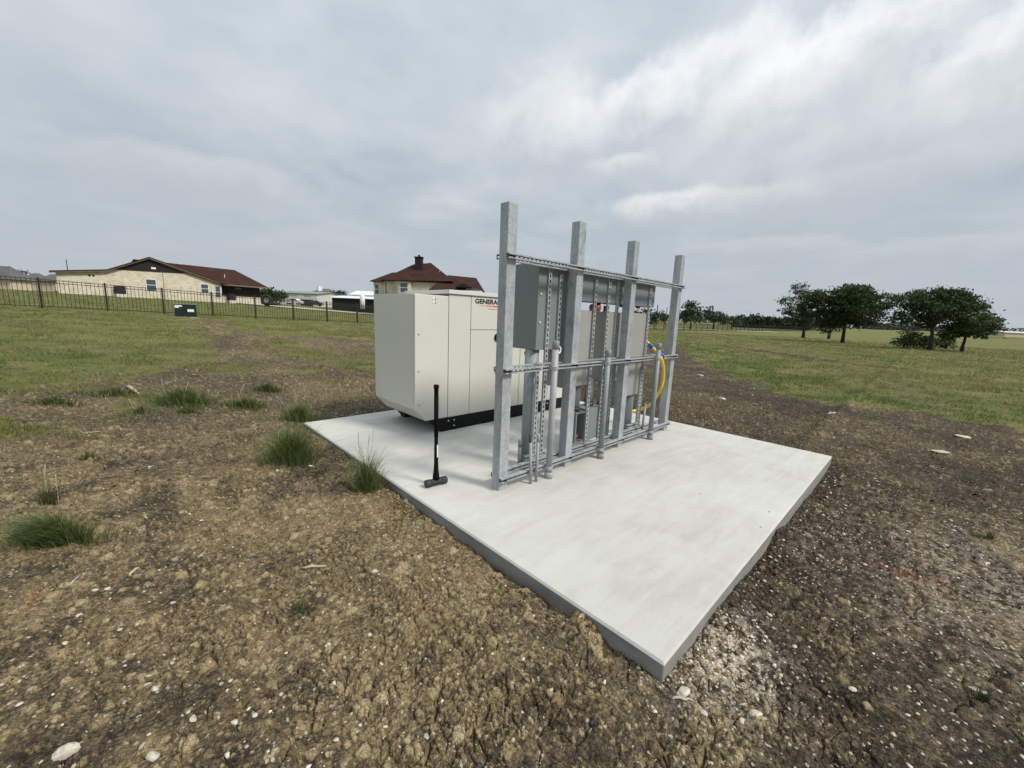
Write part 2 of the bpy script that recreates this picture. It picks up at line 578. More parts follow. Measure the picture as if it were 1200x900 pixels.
def m_stone(name, a, b_, c_, sc):
    m, T, b = pbr(name, a, .85)
    co = objco(T)
    br = T.new('ShaderNodeTexBrick')
    mp = T.new('ShaderNodeMapping'); mp.inputs['Rotation'].default_value = (math.pi/2, 0, 0)
    T.put(mp.inputs[0], co); T.l.new(mp.outputs[0], br.inputs['Vector'])
    br.inputs['Scale'].default_value = sc
    br.inputs['Color1'].default_value = (*a, 1); br.inputs['Color2'].default_value = (*b_, 1)
    br.inputs['Mortar'].default_value = (*c_, 1)
    br.inputs['Mortar Size'].default_value = .022
    br.inputs['Bias'].default_value = -.1
    n = T.noise(co, 1.3, 5, .65)
    n2 = T.noise(T.vmath('MULTIPLY', co, (1.6, 1.6, 4.)), 1., 4, .7)
    c = T.mix(T.sstep(n, .35, .7), br.outputs['Color'], b_)
    c = T.mix(T.math('MULTIPLY', T.sstep(n2, .5, .68), .55), c, c_)
    T.put(b.inputs['Base Color'], c)


m_stone('limestone', (.50, .44, .32), (.64, .59, .48), (.36, .31, .23), 1.1)


def m_concrete(name, side=False):
    m, T, b = pbr(name, (.5, .49, .46), .8)
    co = objco(T)
    n = T.noise(co, .7, 6, .6, .4)
    n2 = T.noise(co, 4., 5, .65)
    n3 = T.noise(co, 90., 3, .6)
    st = T.noise(T.vmath('MULTIPLY', co, (1.2, 7., 1.)), 1.4, 4, .6, .6)
    if not side:
        f = T.math('ADD', T.math('MULTIPLY', n, .55), T.math('ADD', T.math('MULTIPLY', n2, .2), T.math('MULTIPLY', st, .3)))
        c = T.ramp(f, [(.36, (.39, .370, .320)), (.5, (.48, .465, .42)), (.64, (.54, .53, .49))])
        # hairline trowel marks and small dark specks
        tr = T.noise(T.vmath('MULTIPLY', co, (.9, 26., 1.)), 1., 3, .5, 1.2)
        c = T.mix(T.math('MULTIPLY', T.sstep(tr, .6, .78), .14), c, (.40, .39, .35))
        sp = T.vor(co, 3.2, 'F1', 'Distance')
        c = T.mix(T.math('MULTIPLY', T.sstep(sp, .030, .012), .8), c, (.12, .11, .09))
        md = T.noise(co, 1.7, 6, .7, .8)
        c = T.mix(T.math('MULTIPLY', T.sstep(md, .60, .74), .35), c, (.40, .36, .29))
        # fan-shaped finishing arcs
        wv = T.new('ShaderNodeTexWave', wave_type='RINGS'); T.put(wv.inputs[0], co)
        wv.inputs['Scale'].default_value = 1.1; wv.inputs['Distortion'].default_value = 5.
        wv.inputs['Detail'].default_value = 3.; wv.inputs['Detail Scale'].default_value = 1.4
        c = T.mix(T.math('MULTIPLY', wv.outputs['Fac'], .05), c, (.42, .41, .38))
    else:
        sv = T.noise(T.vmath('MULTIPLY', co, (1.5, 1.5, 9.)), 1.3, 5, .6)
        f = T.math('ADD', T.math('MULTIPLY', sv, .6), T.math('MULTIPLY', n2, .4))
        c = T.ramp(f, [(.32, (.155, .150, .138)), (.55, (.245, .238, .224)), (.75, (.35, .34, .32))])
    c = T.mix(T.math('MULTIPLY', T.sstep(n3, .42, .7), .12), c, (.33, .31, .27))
    T.put(b.inputs['Base Color'], c)
    bump(T, b, T.math('ADD', T.math('MULTIPLY', n3, .5), T.math('MULTIPLY', n2, .5)), .18, .006)


m_concrete('concrete_top')
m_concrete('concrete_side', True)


def m_ground():
    m, T, b = pbr('ground', (.1, .08, .05), .95, 0., .15)
    at_ = T.new('ShaderNodeAttribute', attribute_name='soil')
    s = T.new('ShaderNodeSeparateColor'); T.l.new(at_.outputs['Color'], s.inputs[0])
    grass, tan, chalk = s.outputs[0], s.outputs[1], s.outputs[2]
    red = at_.outputs['Alpha']
    co = T.new('ShaderNodeNewGeometry').outputs['Position']
    nA = T.noise(co, 5., 6, .62, .3)
    nB = T.noise(co, 19., 5, .65)
    nC = T.noise(co, 70., 4, .65)
    nD = T.noise(co, 1.1, 5, .6)
    at2 = T.new('ShaderNodeAttribute', attribute_name='clod')
    s2 = T.new('ShaderNodeSeparateColor'); T.l.new(at2.outputs['Color'], s2.inputs[0])
    warp = T.vmath('ADD', co, T.vmath('SCALE', T.noise(co, 40., 2, .6, 0, 'Color'), .02))
    cellA = T.new('ShaderNodeSeparateColor'); T.put(cellA.inputs[0], T.vor(warp, 34., 'F1', 'Color'))
    cellB = T.new('ShaderNodeSeparateColor'); T.put(cellB.inputs[0], T.vor(warp, 85., 'F1', 'Color'))
    f = T.math('ADD', T.math('MULTIPLY', nA, .22), T.math('ADD', T.math('MULTIPLY', nB, .34), T.math('MULTIPLY', nC, .44)))
    f2 = T.math('ADD', f, T.math('MULTIPLY', T.math('SUBTRACT', tan, .5), .20))
    f2 = T.math('ADD', f2, T.math('ADD', T.math('MULTIPLY', T.math('SUBTRACT', cellA.outputs[0], .5), .10), T.math('MULTIPLY', T.math('SUBTRACT', cellB.outputs[0], .5), .13)))
    soil = T.ramp(f2, [(.33, (.028, .022, .016)), (.43, (.062, .049, .033)), (.52, (.118, .090, .054)), (.60, (.205, .152, .082)),
                       (.70, (.32, .245, .14))])
    # clay clods
    cc = T.ramp(T.math('ADD', T.math('MULTIPLY', s2.outputs[1], .75), T.math('MULTIPLY', nC, .25)),
                [(.1, (.140, .105, .058)), (.45, (.255, .192, .102)), (.75, (.36, .278, .155)), (.95, (.47, .39, .25))])
    soil = T.mix(T.math('MULTIPLY', s2.outputs[0], .85), soil, cc)
    # orange clay lenses
    soil = T.mix(T.math('MULTIPLY', T.sstep(T.noise(co, 3.1, 4, .6, .5), .62, .70), T.math('MULTIPLY', tan, .6)), soil, (.27, .165, .07))
    # chalk grit
    gv = T.vor(co, 60., 'F1', 'Color')
    sg = T.new('ShaderNodeSeparateColor'); T.put(sg.inputs[0], gv)
    gd = T.vor(co, 60., 'F1', 'Distance')
    gm = T.math('MULTIPLY', T.math('GREATER_THAN', T.math('ADD', sg.outputs[0], T.math('MULTIPLY', chalk, .55)), .955),
                T.sstep(gd, .5, .3))
    soil = T.mix(T.math('MULTIPLY', gm, .8), soil, (.52, .47, .39))
    soil = T.mix(T.math('MULTIPLY', chalk, T.sstep(nB, .42, .62)), soil, (.54, .455, .365))
    soil = T.mix(T.math('MULTIPLY', red, T.sstep(nB, .40, .5)), soil, (.26, .045, .04))
    # turf
    gN = T.noise(co, .55, 5, .62)
    gN2 = T.noise(co, 6., 4, .7)
    g = T.ramp(T.math('ADD', T.math('MULTIPLY', gN, .6), T.math('MULTIPLY', gN2, .4)),
               [(.34, (.072, .084, .023)), (.47, (.124, .130, .038)), (.56, (.175, .162, .060)), (.68, (.24, .20, .09))])
    gm2 = T.sstep(T.math('ADD', grass, T.math('MULTIPLY', T.math('SUBTRACT', gN2, .5), .7)), .35, .65)
    T.put(b.inputs['Base Color'], T.mix(gm2, soil, g))
    ed = T.vor(T.vmath('ADD', co, T.vmath('SCALE', T.noise(co, 14., 3, .6, 0, 'Color'), .05)), 42., 'DISTANCE_TO_EDGE', 'Distance')
    ck = T.sstep(ed, 0., .09)
    hgt = T.math('ADD', T.math('MULTIPLY', nC, 1.0), T.math('MULTIPLY', ck, .6))
    hgt = T.math('ADD', hgt, T.math('MULTIPLY', nB, 1.4))
    bump(T, b, hgt, .8, .012)


m_ground()


def m_attr(name, attr='tint', rough=.8, trans=0.):
    m, T, b = pbr(name, (.1, .1, .1), rough, 0., .25)
    a = T.new('ShaderNodeAttribute', attribute_name=attr)
    T.l.new(a.outputs['Color'], b.inputs['Base Color'])
    if trans:
        tr = T.new('ShaderNodeBsdfTranslucent'); T.l.new(a.outputs['Color'], tr.inputs[0])
        mx = T.new('ShaderNodeMixShader'); mx.inputs[0].default_value = trans
        out = m.node_tree.nodes['Material Output']
        T.l.new(b.outputs[0], mx.inputs[1]); T.l.new(tr.outputs[0], mx.inputs[2]); T.l.new(mx.outputs[0], out.inputs[0])
    return m


m_attr('blades', trans=.3, rough=.6)
m_attr('leaves', trans=.25, rough=.6)
m_attr('pebbles', rough=.85)


def m_rock():
    m, T, b = pbr('limestone_rock', (.5, .46, .38), .85)
    co = objco(T)
    n = T.noise(co, 14., 5, .65); n2 = T.noise(co, 60., 4, .6)
    T.put(b.inputs['Base Color'], T.ramp(T.math('ADD', T.math('MULTIPLY', n, .7), T.math('MULTIPLY', n2, .3)),
                                         [(.3, (.27, .215, .14)), (.5, (.50, .45, .36)), (.7, (.64, .61, .54))]))
    bump(T, b, n2, .4, .006)


m_rock()


# ---------------------------------------------------------------- mesh helpers
def mesh_obj(name, V, Fc, mat, parent=None, smooth=False, link=True):
    me = bpy.data.meshes.new(name)
    me.from_pydata([tuple(v) for v in V], [], Fc)
    me.update()
    if smooth:
        me.polygons.foreach_set('use_smooth', [True]*len(me.polygons))
    o = bpy.data.objects.new(name, me)
    if mat: me.materials.append(MATS[mat])
    COL.objects.link(o)
    if parent: o.parent = parent
    return o


def np_mesh(name, V, Fc, mat, attr=None, attr_name='tint', smooth=False, parent=None):
    """V (n,3), Fc (m,k) numpy arrays"""
    me = bpy.data.meshes.new(name)
    n, k = Fc.shape
    me.vertices.add(len(V)); me.vertices.foreach_set('co', np.ascontiguousarray(V, np.float32).ravel())
    me.loops.add(n*k); me.loops.foreach_set('vertex_index', np.ascontiguousarray(Fc, np.int32).ravel())
    me.polygons.add(n)
    me.polygons.foreach_set('loop_start', np.arange(0, n*k, k, dtype=np.int32))
    me.polygons.foreach_set('loop_total', np.full(n, k, np.int32))
    if smooth: me.polygons.foreach_set('use_smooth', np.ones(n, bool))
    me.update(calc_edges=True)
    if attr is not None:
        a = me.attributes.new(attr_name, 'FLOAT_COLOR', 'POINT')
        a.data.foreach_set('color', np.ascontiguousarray(attr, np.float32).ravel())
    me.materials.append(MATS[mat])
    o = bpy.data.objects.new(name, me); COL.objects.link(o)
    if parent: o.parent = parent
    return o


class MB:
    def __init__(s): s.V = []; s.F = []

    def quadbox(s, P):
        """8 corners: 0-3 bottom ccw, 4-7 top ccw"""
        n = len(s.V); s.V += [tuple(p) for p in P]
        for f in ((0, 3, 2, 1), (4, 5, 6, 7), (0, 1, 5, 4), (1, 2, 6, 5), (2, 3, 7, 6), (3, 0, 4, 7)):
            s.F.append(tuple(n+i for i in f))
        return s

    def box(s, x0, x1, y0, y1, z0, z1):
        return s.quadbox([(x0, y0, z0), (x1, y0, z0), (x1, y1, z0), (x0, y1, z0), (x0, y0, z1), (x1, y0, z1), (x1, y1, z1), (x0, y1, z1)])

    def tube(s, pts, rad, n=12, caps=True):
        pts = [Vector(p) for p in pts]
        if isinstance(rad, (int, float)): rad = [rad]*len(pts)
        base = len(s.V)
        up = None
        for i, p in enumerate(pts):
            t = (pts[min(i+1, len(pts)-1)]-pts[max(i-1, 0)]).normalized()
            if up is None:
                up = Vector((1, 0, 0)) if abs(t.x) < .9 else Vector((0, 1, 0))
            a = (up-t*up.dot(t)).normalized(); b = t.cross(a); up = a
            for k in range(n):
                th = 2*math.pi*k/n
                q = p+(a*math.cos(th)+b*math.sin(th))*rad[i]
                s.V.append(tuple(q))
        for i in range(len(pts)-1):
            for k in range(n):
                k2 = (k+1) % n
                s.F.append((base+i*n+k, base+i*n+k2, base+(i+1)*n+k2, base+(i+1)*n+k))
        if caps:
            s.F.append(tuple(base+k for k in reversed(range(n))))
            s.F.append(tuple(base+(len(pts)-1)*n+k for k in range(n)))
        return s

    def prism(s, poly, y0, y1, axis='y'):
        """polygon in the x-z plane pushed along y (or x-y plane along z)"""
        n = len(s.V); m = len(poly)
        for yy in (y0, y1):
            for (a, b) in poly:
                s.V.append((a, yy, b) if axis == 'y' else ((yy, a, b) if axis == 'x' else (a, b, yy)))
        s.F.append(tuple(range(n, n+m))); s.F.append(tuple(reversed(range(n+m, n+2*m))))
        for i in range(m):
            j = (i+1) % m
            s.F.append((n+i, n+m+i, n+m+j, n+j))
        return s

    def xform(s, M, start=0):
        s.V[start:] = [tuple(M @ Vector(v)) for v in s.V[start:]]
        return s

    def build(s, name, mat, parent=None, bevel=0., seg=2, smooth=False):
        o = mesh_obj(name, s.V, s.F, mat, parent)
        bm = bmesh.new(); bm.from_mesh(o.data)
        bmesh.ops.recalc_face_normals(bm, faces=bm.faces)
        if bevel:
            es = [e for e in bm.edges if len(e.link_faces) == 2 and e.calc_face_angle(0) > .5]
            bmesh.ops.bevel(bm, geom=es, offset=bevel, segments=seg, profile=.7, affect='EDGES')
        bm.to_mesh(o.data); bm.free()
        if smooth:
            for p in o.data.polygons:
                p.use_smooth = len(p.vertices) == 4
        return o


def thing(name, label, cat, loc=(0, 0, 0), rz=0., group=None):
    o = bpy.data.objects.new(name, None); COL.objects.link(o)
    o.empty_display_size = .1
    o.location = loc; o.rotation_euler = (0, 0, rz)
    return tag(o, label, cat, group)


def tag(o, label, cat, group=None):
    o['label'] = label; o['category'] = cat
    if group: o['group'] = group
    return o


def struct(o, kind='structure'):
    o['kind'] = kind
    return o


def copy_part(src, parent, loc=None):
    c = src.copy(); COL.objects.link(c)
    c.parent = parent
    if loc is not None: c.location = loc
    return c


# ---------------------------------------------------------------- ground
def build_ground():
    fr = np.radians(np.arange(-61, 61.001, .125))
    back = np.radians(np.linspace(61, 299, 62)[1:-1])
    ang = np.concatenate([fr, back])
    rr = [0.25, .5, .7, .85]
    r = .95
    while r < 3.2: rr.append(r); r *= 1.0031
    while r < 6.0: rr.append(r); r *= 1.0060
    while r < 42: rr.append(r); r *= 1.0105
    while r < 1800: rr.append(r); r *= 1.035
    rr = np.array(rr)
    na, nr = len(ang), len(rr)
    A, R = np.meshgrid(ang, rr)
    X, Y = R*np.sin(A), R*np.cos(A)
    x, y = from_c(X, Y)
    x, y = x.ravel(), y.ravel()
    # line the mesh up with the pad's edges so the soil meets the concrete cleanly
    z = relief(x, y)
    # far fields level out
    V = np.column_stack([x, y, z])
    g = grass_mask(x, y)
    X, Y = to_c(x, y); r = np.hypot(X, Y)
    _, cm, cs, tan = clods(x, y)
    chalk = 1.0*np.exp(-(((x-CHALK1[0]+.06)/.32)**2+((y-CHALK1[1])/.22)**2))
    chalk += .30*np.exp(-(((x-CHALK2[0])/1.1)**2+((y-CHALK2[1])/.9)**2))
    chalk = np.clip(chalk*(.3+1.4*fbm(x, y, .25, 4, 150)), 0, 1)
    red = sm(line_d(x, y, RED)+(fbm(x, y, .09, 4, 160)-.5)*.34, .02, -.06)*.42
    attr = np.column_stack([g, np.clip(tan, 0, 1), chalk, red])
    idx = np.arange(nr*na).reshape(nr, na)
    nxt = np.roll(idx, -1, axis=1)
    Fc = np.stack([idx[:-1], idx[1:], nxt[1:], nxt[:-1]], axis=-1).reshape(-1, 4)
    Fc = Fc[:, ::-1]
    o = np_mesh('ground', V, Fc, 'ground', attr, 'soil', smooth=True)
    a2 = o.data.attributes.new('clod', 'FLOAT_COLOR', 'POINT')
    a2.data.foreach_set('color', np.column_stack([cm, cs, tan, np.ones(len(x))]).astype(np.float32).ravel())
    struct(o)
    return o


build_ground()


# ---------------------------------------------------------------- concrete pad
pad = thing('concrete_pad', 'large pale new concrete pad carrying the generator and the steel rack', 'concrete pad')
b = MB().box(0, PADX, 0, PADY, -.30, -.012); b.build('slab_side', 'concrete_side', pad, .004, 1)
# top finish a hair inside the formed sides with a rounded arris
bm = MB().quadbox([(0.0, 0.0, -.0118), (PADX, 0, -.0118), (PADX, PADY, -.0118), (0, PADY, -.0118),
                   (.010, .010, 0), (PADX-.010, .010, 0), (PADX-.010, PADY-.010, 0), (.010, PADY-.010, 0)])
bm.build('slab_top', 'concrete_top', pad)


# ---------------------------------------------------------------- generator
YG = 3.63; YB = 4.70; XE = 3.80
gen = thing('generator', 'cream standby generator in a steel enclosure on a black skid', 'generator', (0, 0, 0))
# intake hood on the near end, with sloping underside
hood = [(.849, .345), (.849, 1.742), (1.330, 1.742), (1.330, .178), (1.002, .178)]
MB().prism(hood, YG+.004, YB).build('intake_hood', 'generator_cream', gen, .006)
MB().prism([(.853, .35), (.853, 1.735), (1.328, 1.735), (1.328, .186), (1.008, .186)], YG, YG+.0035).build('hood_side_panel', 'generator_cream', gen, .0015, 1)
MB().box(.845, .8485, YG+.03, YB-.02, .40, 1.71).build('hood_end_panel', 'generator_cream', gen, .001, 1)
# body core and separate proud panels
MB().box(1.334, XE, YG+.006, YB, .178, 1.768).build('enclosure_core', 'seam_dark', gen)
for (x0, x1, z0, z1) in ((1.336, 1.681, .180, 1.766), (1.689, 2.630, 1.329, 1.766), (1.689, 2.630, .180, 1.321),
                         (2.640, 3.30, .180, 1.766), (3.308, XE, .180, 1.766)):
    MB().box(x0, x1, YG, YG+.0055, z0, z1).build('enclosure_panel', 'generator_cream', gen, .002, 2)
MB().box(XE+.0005, XE+.006, YG+.01, YB-.01, .185, 1.764).build('enclosure_panel', 'generator_cream', gen, .002, 2)
MB().box(1.336, XE, YB+.0005, YB+.006, .185, 1.764).build('enclosure_panel', 'generator_cream', gen, .002, 2)
rf = MB().box(1.318, XE+.02, YG-.022, YB+.02, 1.771, 1.822).build('roof', 'generator_roof', gen, .008)
MB().box(1.336, XE-.01, YG-.006, YB, 1.7665, 1.7712).build('roof_gasket', 'seam_dark', gen)
# skid rails
MB().prism([(1.10, .177), (1.23, .002), (3.70, .002), (3.78, .177)], YG-.012, YG+.10).build('skid', 'skid_black', gen, .003, 1)
MB().prism([(1.10, .177), (1.23, .002), (3.70, .002), (3.78, .177)], YB-.12, YB-.02).build('skid', 'skid_black', gen, .003, 1)
MB().box(1.02, 1.14, 4.2, 4.3, .10, .177).build('drain_bracket', 'skid_black', gen, .003, 1)
for (x, z) in ((1.335, .135), (1.425, .135), (1.425, .06), (3.2, .13), (3.3, .13)):
    MB().tube([(x, YG-.013, z), (x, YG-.022, z)], .012, 8).build('skid_bolt', 'steel_bolt', gen)
MB().box(2.755, 2.80, YG-.0145, YG-.0125, .075, .11).build('skid_label', 'label_white', gen)
# hood fasteners and lift clips
for z in (1.27, .82, .40):
    MB().tube([(.90, YG, z), (.90, YG-.008, z)], .010, 8).build('panel_bolt', 'label_grey', gen)
for z in (1.70, 1.655):
    MB().box(1.09, 1.125, YG-.004, YG, z-.016, z+.016).build('hood_clip', 'label_white', gen, .002, 1)
    MB().box(1.126, 1.142, YG-.006, YG, z-.012, z+.010).build('hood_clip', 'label_grey', gen, .002, 1)
# door hardware
MB().tube([(2.16, YG, 1.222), (2.16, YG-.02, 1.222)], .055, 20).build('lock_rosette', 'skid_black', gen, .004)
dl = MB().box(2.145, 2.20, YG-.03, YG, .725, .785).build('door_latch', 'label_grey', gen, .005)
MB().box(2.152, 2.175, YG-.036, YG-.0305, .735, .775).build('latch_handle', 'skid_black', dl, .002)
MB().tube([(2.746, YG, .987), (2.746, YG-.015, .987)], .022, 14).build('door_lock', 'skid_black', gen, .003)
MB().box(2.62, 2.634, YG-.012, YG, 1.12, 1.2).build('hinge', 'generator_cream', gen, .003)
MB().box(2.62, 2.634, YG-.012, YG, .38, .46).build('hinge', 'generator_cream', gen, .003)


def text_part(body, x, y, z, size, mat, parent, name, bold=.0, sx=1., shear=0.):
    cu = bpy.data.curves.new(name, 'FONT'); cu.body = body; cu.size = size; cu.extrude = .0012
    cu.offset = bold; cu.shear = shear
    o = bpy.data.objects.new(name, cu)
    COL.objects.link(o)
    dg = bpy.context.evaluated_depsgraph_get()
    me = bpy.data.meshes.new_from_object(o.evaluated_get(dg))
    bpy.data.objects.remove(o)
    R = Matrix.Translation((x, y, z)) @ Matrix.Rotation(math.pi/2, 4, 'X') @ Matrix.Diagonal((sx, 1, 1, 1))
    me.transform(R)
    me.materials.clear(); me.materials.append(MATS[mat])
    ob = bpy.data.objects.new(name, me); COL.objects.link(ob); ob.parent = parent
    return ob


bpy.context.view_layer.update()
lg = text_part('GENERAC', 1.748, YG-.0016, 1.676, .084, 'logo_black', gen, 'brand_lettering', .0028, 1.24)
MB().prism([(1.80, 1.650), (2.32, 1.662), (2.32, 1.632)], YG-.0022, YG-.0002).build('brand_stripe', 'logo_orange', gen)
MB().box(1.98, 2.25, YG-.0016, YG-.0002, 1.603, 1.612).build('brand_underline', 'label_grey', gen)


# ---------------------------------------------------------------- galvanised strut rack
def strut_mesh(L, slots=True, w=.041, t=.0028, dp=.041):
    """channel along local z (0..L), web in the plane y = 0 facing -y, open towards +y"""
    m = MB(); sw = .0175; pitch = .0508; sl = .031
    if slots:
        m.box(-w/2, -sw/2, 0, t, 0, L); m.box(sw/2, w/2, 0, t, 0, L)
        z = .012; prev = 0.
        n = int((L-.02)/pitch)
        for i in range(n+1):
            z0 = .011+i*pitch
            if z0+sl > L: break
            m.box(-sw/2+.0001, sw/2-.0001, .0002, t-.0002, prev, z0); prev = z0+sl
        m.box(-sw/2+.0001, sw/2-.0001, .0002, t-.0002, prev, L)
    else:
        m.box(-w/2, w/2, 0, t, 0, L)
    for s_ in (-1, 1):
        x0, x1 = (-w/2, -w/2+t) if s_ < 0 else (w/2-t, w/2)
        m.box(x0, x1, t+.0001, dp, 0, L)
        if s_ < 0: m.box(x1+.0001, x1+.0085, dp-t, dp, 0, L); m.box(x1+.0068, x1+.0085, dp-t-.006, dp-t-.0001, 0, L)
        else: m.box(x0-.0085, x0-.0001, dp-t, dp, 0, L); m.box(x0-.0085, x0-.0068, dp-t-.006, dp-t-.0001, 0, L)
    return m


rack = thing('equipment_rack', 'galvanised steel rack of four tall posts and slotted channels on the pad', 'rack', (0, 0, 0))
PX = (.622, 1.543, 2.562, 3.775)
PY0, PY1, PW = 1.817, 1.915, .104
for i, x in enumerate(PX):
    m = MB()
    h = 2.412+(.022 if i == 1 else 0)
    m.box(x, x+PW, PY0, PY1, -.001, h)
    m.build('post', 'galvanised_post', rack, .007, 3)
# channels across the near face: open side to the viewer
NEAR = []


def hstrut(x0, x1, y, z, facing, slots=True):
    m = strut_mesh(x1-x0, slots)
    # local z -> x ; web plane y ; open side direction
    if facing < 0:   # open towards -y
        M = Matrix.Translation((x0, y, z)) @ Matrix(((0, 0, 1, 0), (0, -1, 0, 0), (1, 0, 0, 0), (0, 0, 0, 1)))
    else:
        M = Matrix.Translation((x0, y, z)) @ Matrix(((0, 0, 1, 0), (0, 1, 0, 0), (-1, 0, 0, 0), (0, 0, 0, 1)))
    m.xform(M)
    o = m.build('strut_channel', 'galvanised_strut', rack)
    return o


for z, x0, x1 in ((2.0, .605, 3.90), (1.068, .618, 3.89), (.105, .612, 3.89)):
    o = hstrut(x0, x1, PY0-.0005, z, -1)
    for x in PX:
        MB().box(x+.02, x+.06, PY0-.040, PY0-.012, z-.0105, z+.0105).build('channel_nut', 'black_bolt', o, .002, 1)
        MB().tube([(x+.04, PY0-.040, z), (x+.04, PY0-.050, z)], .011, 6).build('bolt_head', 'black_bolt', o)
YR = PY1+.0005
for z, x0, x1 in ((2.0, .632, 3.80), (1.068, .640, 3.80), (.105, .645, 3.80)):
    hstrut(x0, x1, YR+.041, z+.002, -1)
YV = YR+.0415


def vstrut(x, z0, z1, y=YV):
    m = strut_mesh(z1-z0, dp=.0215)
    m.xform(Matrix.Translation((x, y, z0)))
    return m.build('strut_channel', 'galvanised_strut', rack)


for x, z0, z1 in ((1.322, .06, 2.03), (1.212, .06, 1.10), (1.488, .06, 2.03), (2.085, .06, 2.03), (2.345, .06, 2.03), (2.535, .06, 2.03),
                  (3.298, .06, 2.03), (3.255, .06, .9)):
    vstrut(x, z0, z1)
YC = YV+.0225          # back plane of the cabinets


# ---------------------------------------------------------------- cabinets
def cabinet(name, label, cat, x0, x1, z0, z1, depth, mat, flange=True, bolts=(), group=None):
    t = thing(name, label, cat, (x0, YC, z0), 0, group)
    w, h = x1-x0, z1-z0
    MB().box(0, w, 0, depth, 0, h).build('housing', mat, t, .006)
    # folded lip round the door side and the door itself
    MB().box(.004, w-.004, depth+.0005, depth+.022, .004, h-.004).build('door', mat, t, .004)
    if flange:
        MB().box(.01, w-.01, .02, depth-.005, h+.0003, h+.006).build('drip_lip', mat, t, .002, 1)
    for hz in (.2, .8):
        MB().tube([(w+.004, depth+.01, h*hz-.03), (w+.004, depth+.01, h*hz+.03)], .007, 8).build('hinge', mat, t)
    for (bx, bz) in bolts:
        MB().tube([(bx, -.0002, bz), (bx, -.012, bz)], .009, 8).build('mounting_bolt', 'label_white', t)
    return t


cabinet('electrical_cabinet', 'dark grey steel cabinet at the rack end beside the first post', 'cabinet', 1.184, 1.70, 1.213, 2.022, .32, 'cabinet_grey',
        bolts=((.035, .53), (.035, .265)))
t = cabinet('electrical_cabinet', 'beige grey steel cabinet seen right of the second post, above the open junction box', 'cabinet', 1.625, 2.13, .800, 1.612, .22, 'cabinet_beige_grey')
t = cabinet('electrical_cabinet', 'beige grey steel cabinet just left of the third post with a shadowed side', 'cabinet', 2.368, 2.80, .795, 1.612, .36, 'cabinet_beige_grey')
t = cabinet('electrical_cabinet', 'longest beige grey cabinet, right of the third post beside the yellow cable', 'cabinet', 2.87, 3.318, .568, 1.618, .2, 'cabinet_beige_grey')
ww = thing('wireway_trough', 'long grey steel wireway running behind the top of the rack', 'wireway', (1.715, YC, 1.712))
MB().box(0, .86, 0, .2, 0, .31).build('trough_section', 'cabinet_dark_grey', ww, .004)
MB().box(.868, 1.735, 0, .2, 0, .31).build('trough_section', 'cabinet_dark_grey', ww, .004)
MB().box(.8605, .8675, -.004, .204, -.004, .314).build('joint_cover', 'cabinet_dark_grey', ww, .001, 1)
MB().box(.01, 1.725, .2005, .212, .01, .30).build('cover', 'cabinet_dark_grey', ww, .002, 1)
for x in (.2, .6, 1.1, 1.5):
    MB().tube([(x, .1, -.0003), (x, .1, -.025)], .028, 12).build('conduit_hub', 'conduit_dark', ww)
# nipples joining the trough to the cabinets below
for x in (1.80, 2.47, 3.0):
    n = MB().tube([(x, YC+.1, 1.6185), (x, YC+.1, 1.687)], .026, 12).build('conduit_nipple', 'conduit_dark')
    tag(n, {1.80: 'short conduit nipple joining the wireway to the cabinet near the second post',
            2.47: 'short conduit nipple joining the wireway to the cabinet left of the third post',
            3.0: 'short conduit nipple joining the wireway to the longest cabinet'}[x], 'conduit', 'conduit nipples under the wireway')
# lower boxes
jb = thing('junction_box', 'open grey junction box low on the rack with rusty brown interior', 'junction box', (1.905, YC, .14))
for q in ((0, .018, 0, .35), (.162, .18, 0, .35), (.0185, .1615, 0, .018), (.0185, .1615, .332, .35)):
    MB().box(q[0], q[1], 0, .2, q[2], q[3]).build('frame', 'cabinet_grey', jb, .002, 1)
MB().box(.019, .161, .12, .199, .019, .331).build('backplate', 'rust_brown', jb)
MB().box(.03, .15, .06, .119, .03, .07).build('terminal_block', 'orange_pipe', jb, .003, 1)
cabinet('junction_box', 'closed grey junction box low on the rack behind the middle front conduit', 'junction box', 2.11, 2.40, .135, .505, .22, 'cabinet_grey', False)
cabinet('junction_box', 'narrow dark grey junction box low on the rack against the third post', 'junction box', 2.43, 2.56, .135, .50, .22, 'cabinet_dark_grey', False)
# small red housing in the gap under the wireway
rd = thing('alarm_housing', 'dull red rounded housing hanging under the wireway', 'housing', (2.245, YC+.09, 1.625))
m = MB(); m.tube([(0, 0, -.005), (0, 0, .004), (0, 0, .03), (0, 0, .05), (0, 0, .066), (0, 0, .072)], [.045, .062, .070, .068, .056, .03], 20)
m.build('dome', 'red_plastic', rd, smooth=True)
MB().tube([(0, 0, .0721), (0, 0, .0868)], .03, 12).build('mounting_stem', 'conduit_dark', rd)
# orange-brown pipe stub
m = MB(); m.tube([(0, 0, 0), (0, 0, .17)], [.028, .030], 14)
ps = m.build('pipe_stub', 'orange_pipe', smooth=True); ps.location = (2.20, YC+.09, .625)
tag(ps, 'orange brown pipe stub between the cabinets and the closed junction box', 'pipe')
m = MB(); m.tube([(0, 0, 0), (0, 0, .045)], [.035, .032], 12)
pc = m.build('pipe_coupling', 'conduit_dark', smooth=True); pc.location = (2.195, YC+.09, .578)
tag(pc, 'small black coupling just below the orange brown pipe stub', 'coupling')


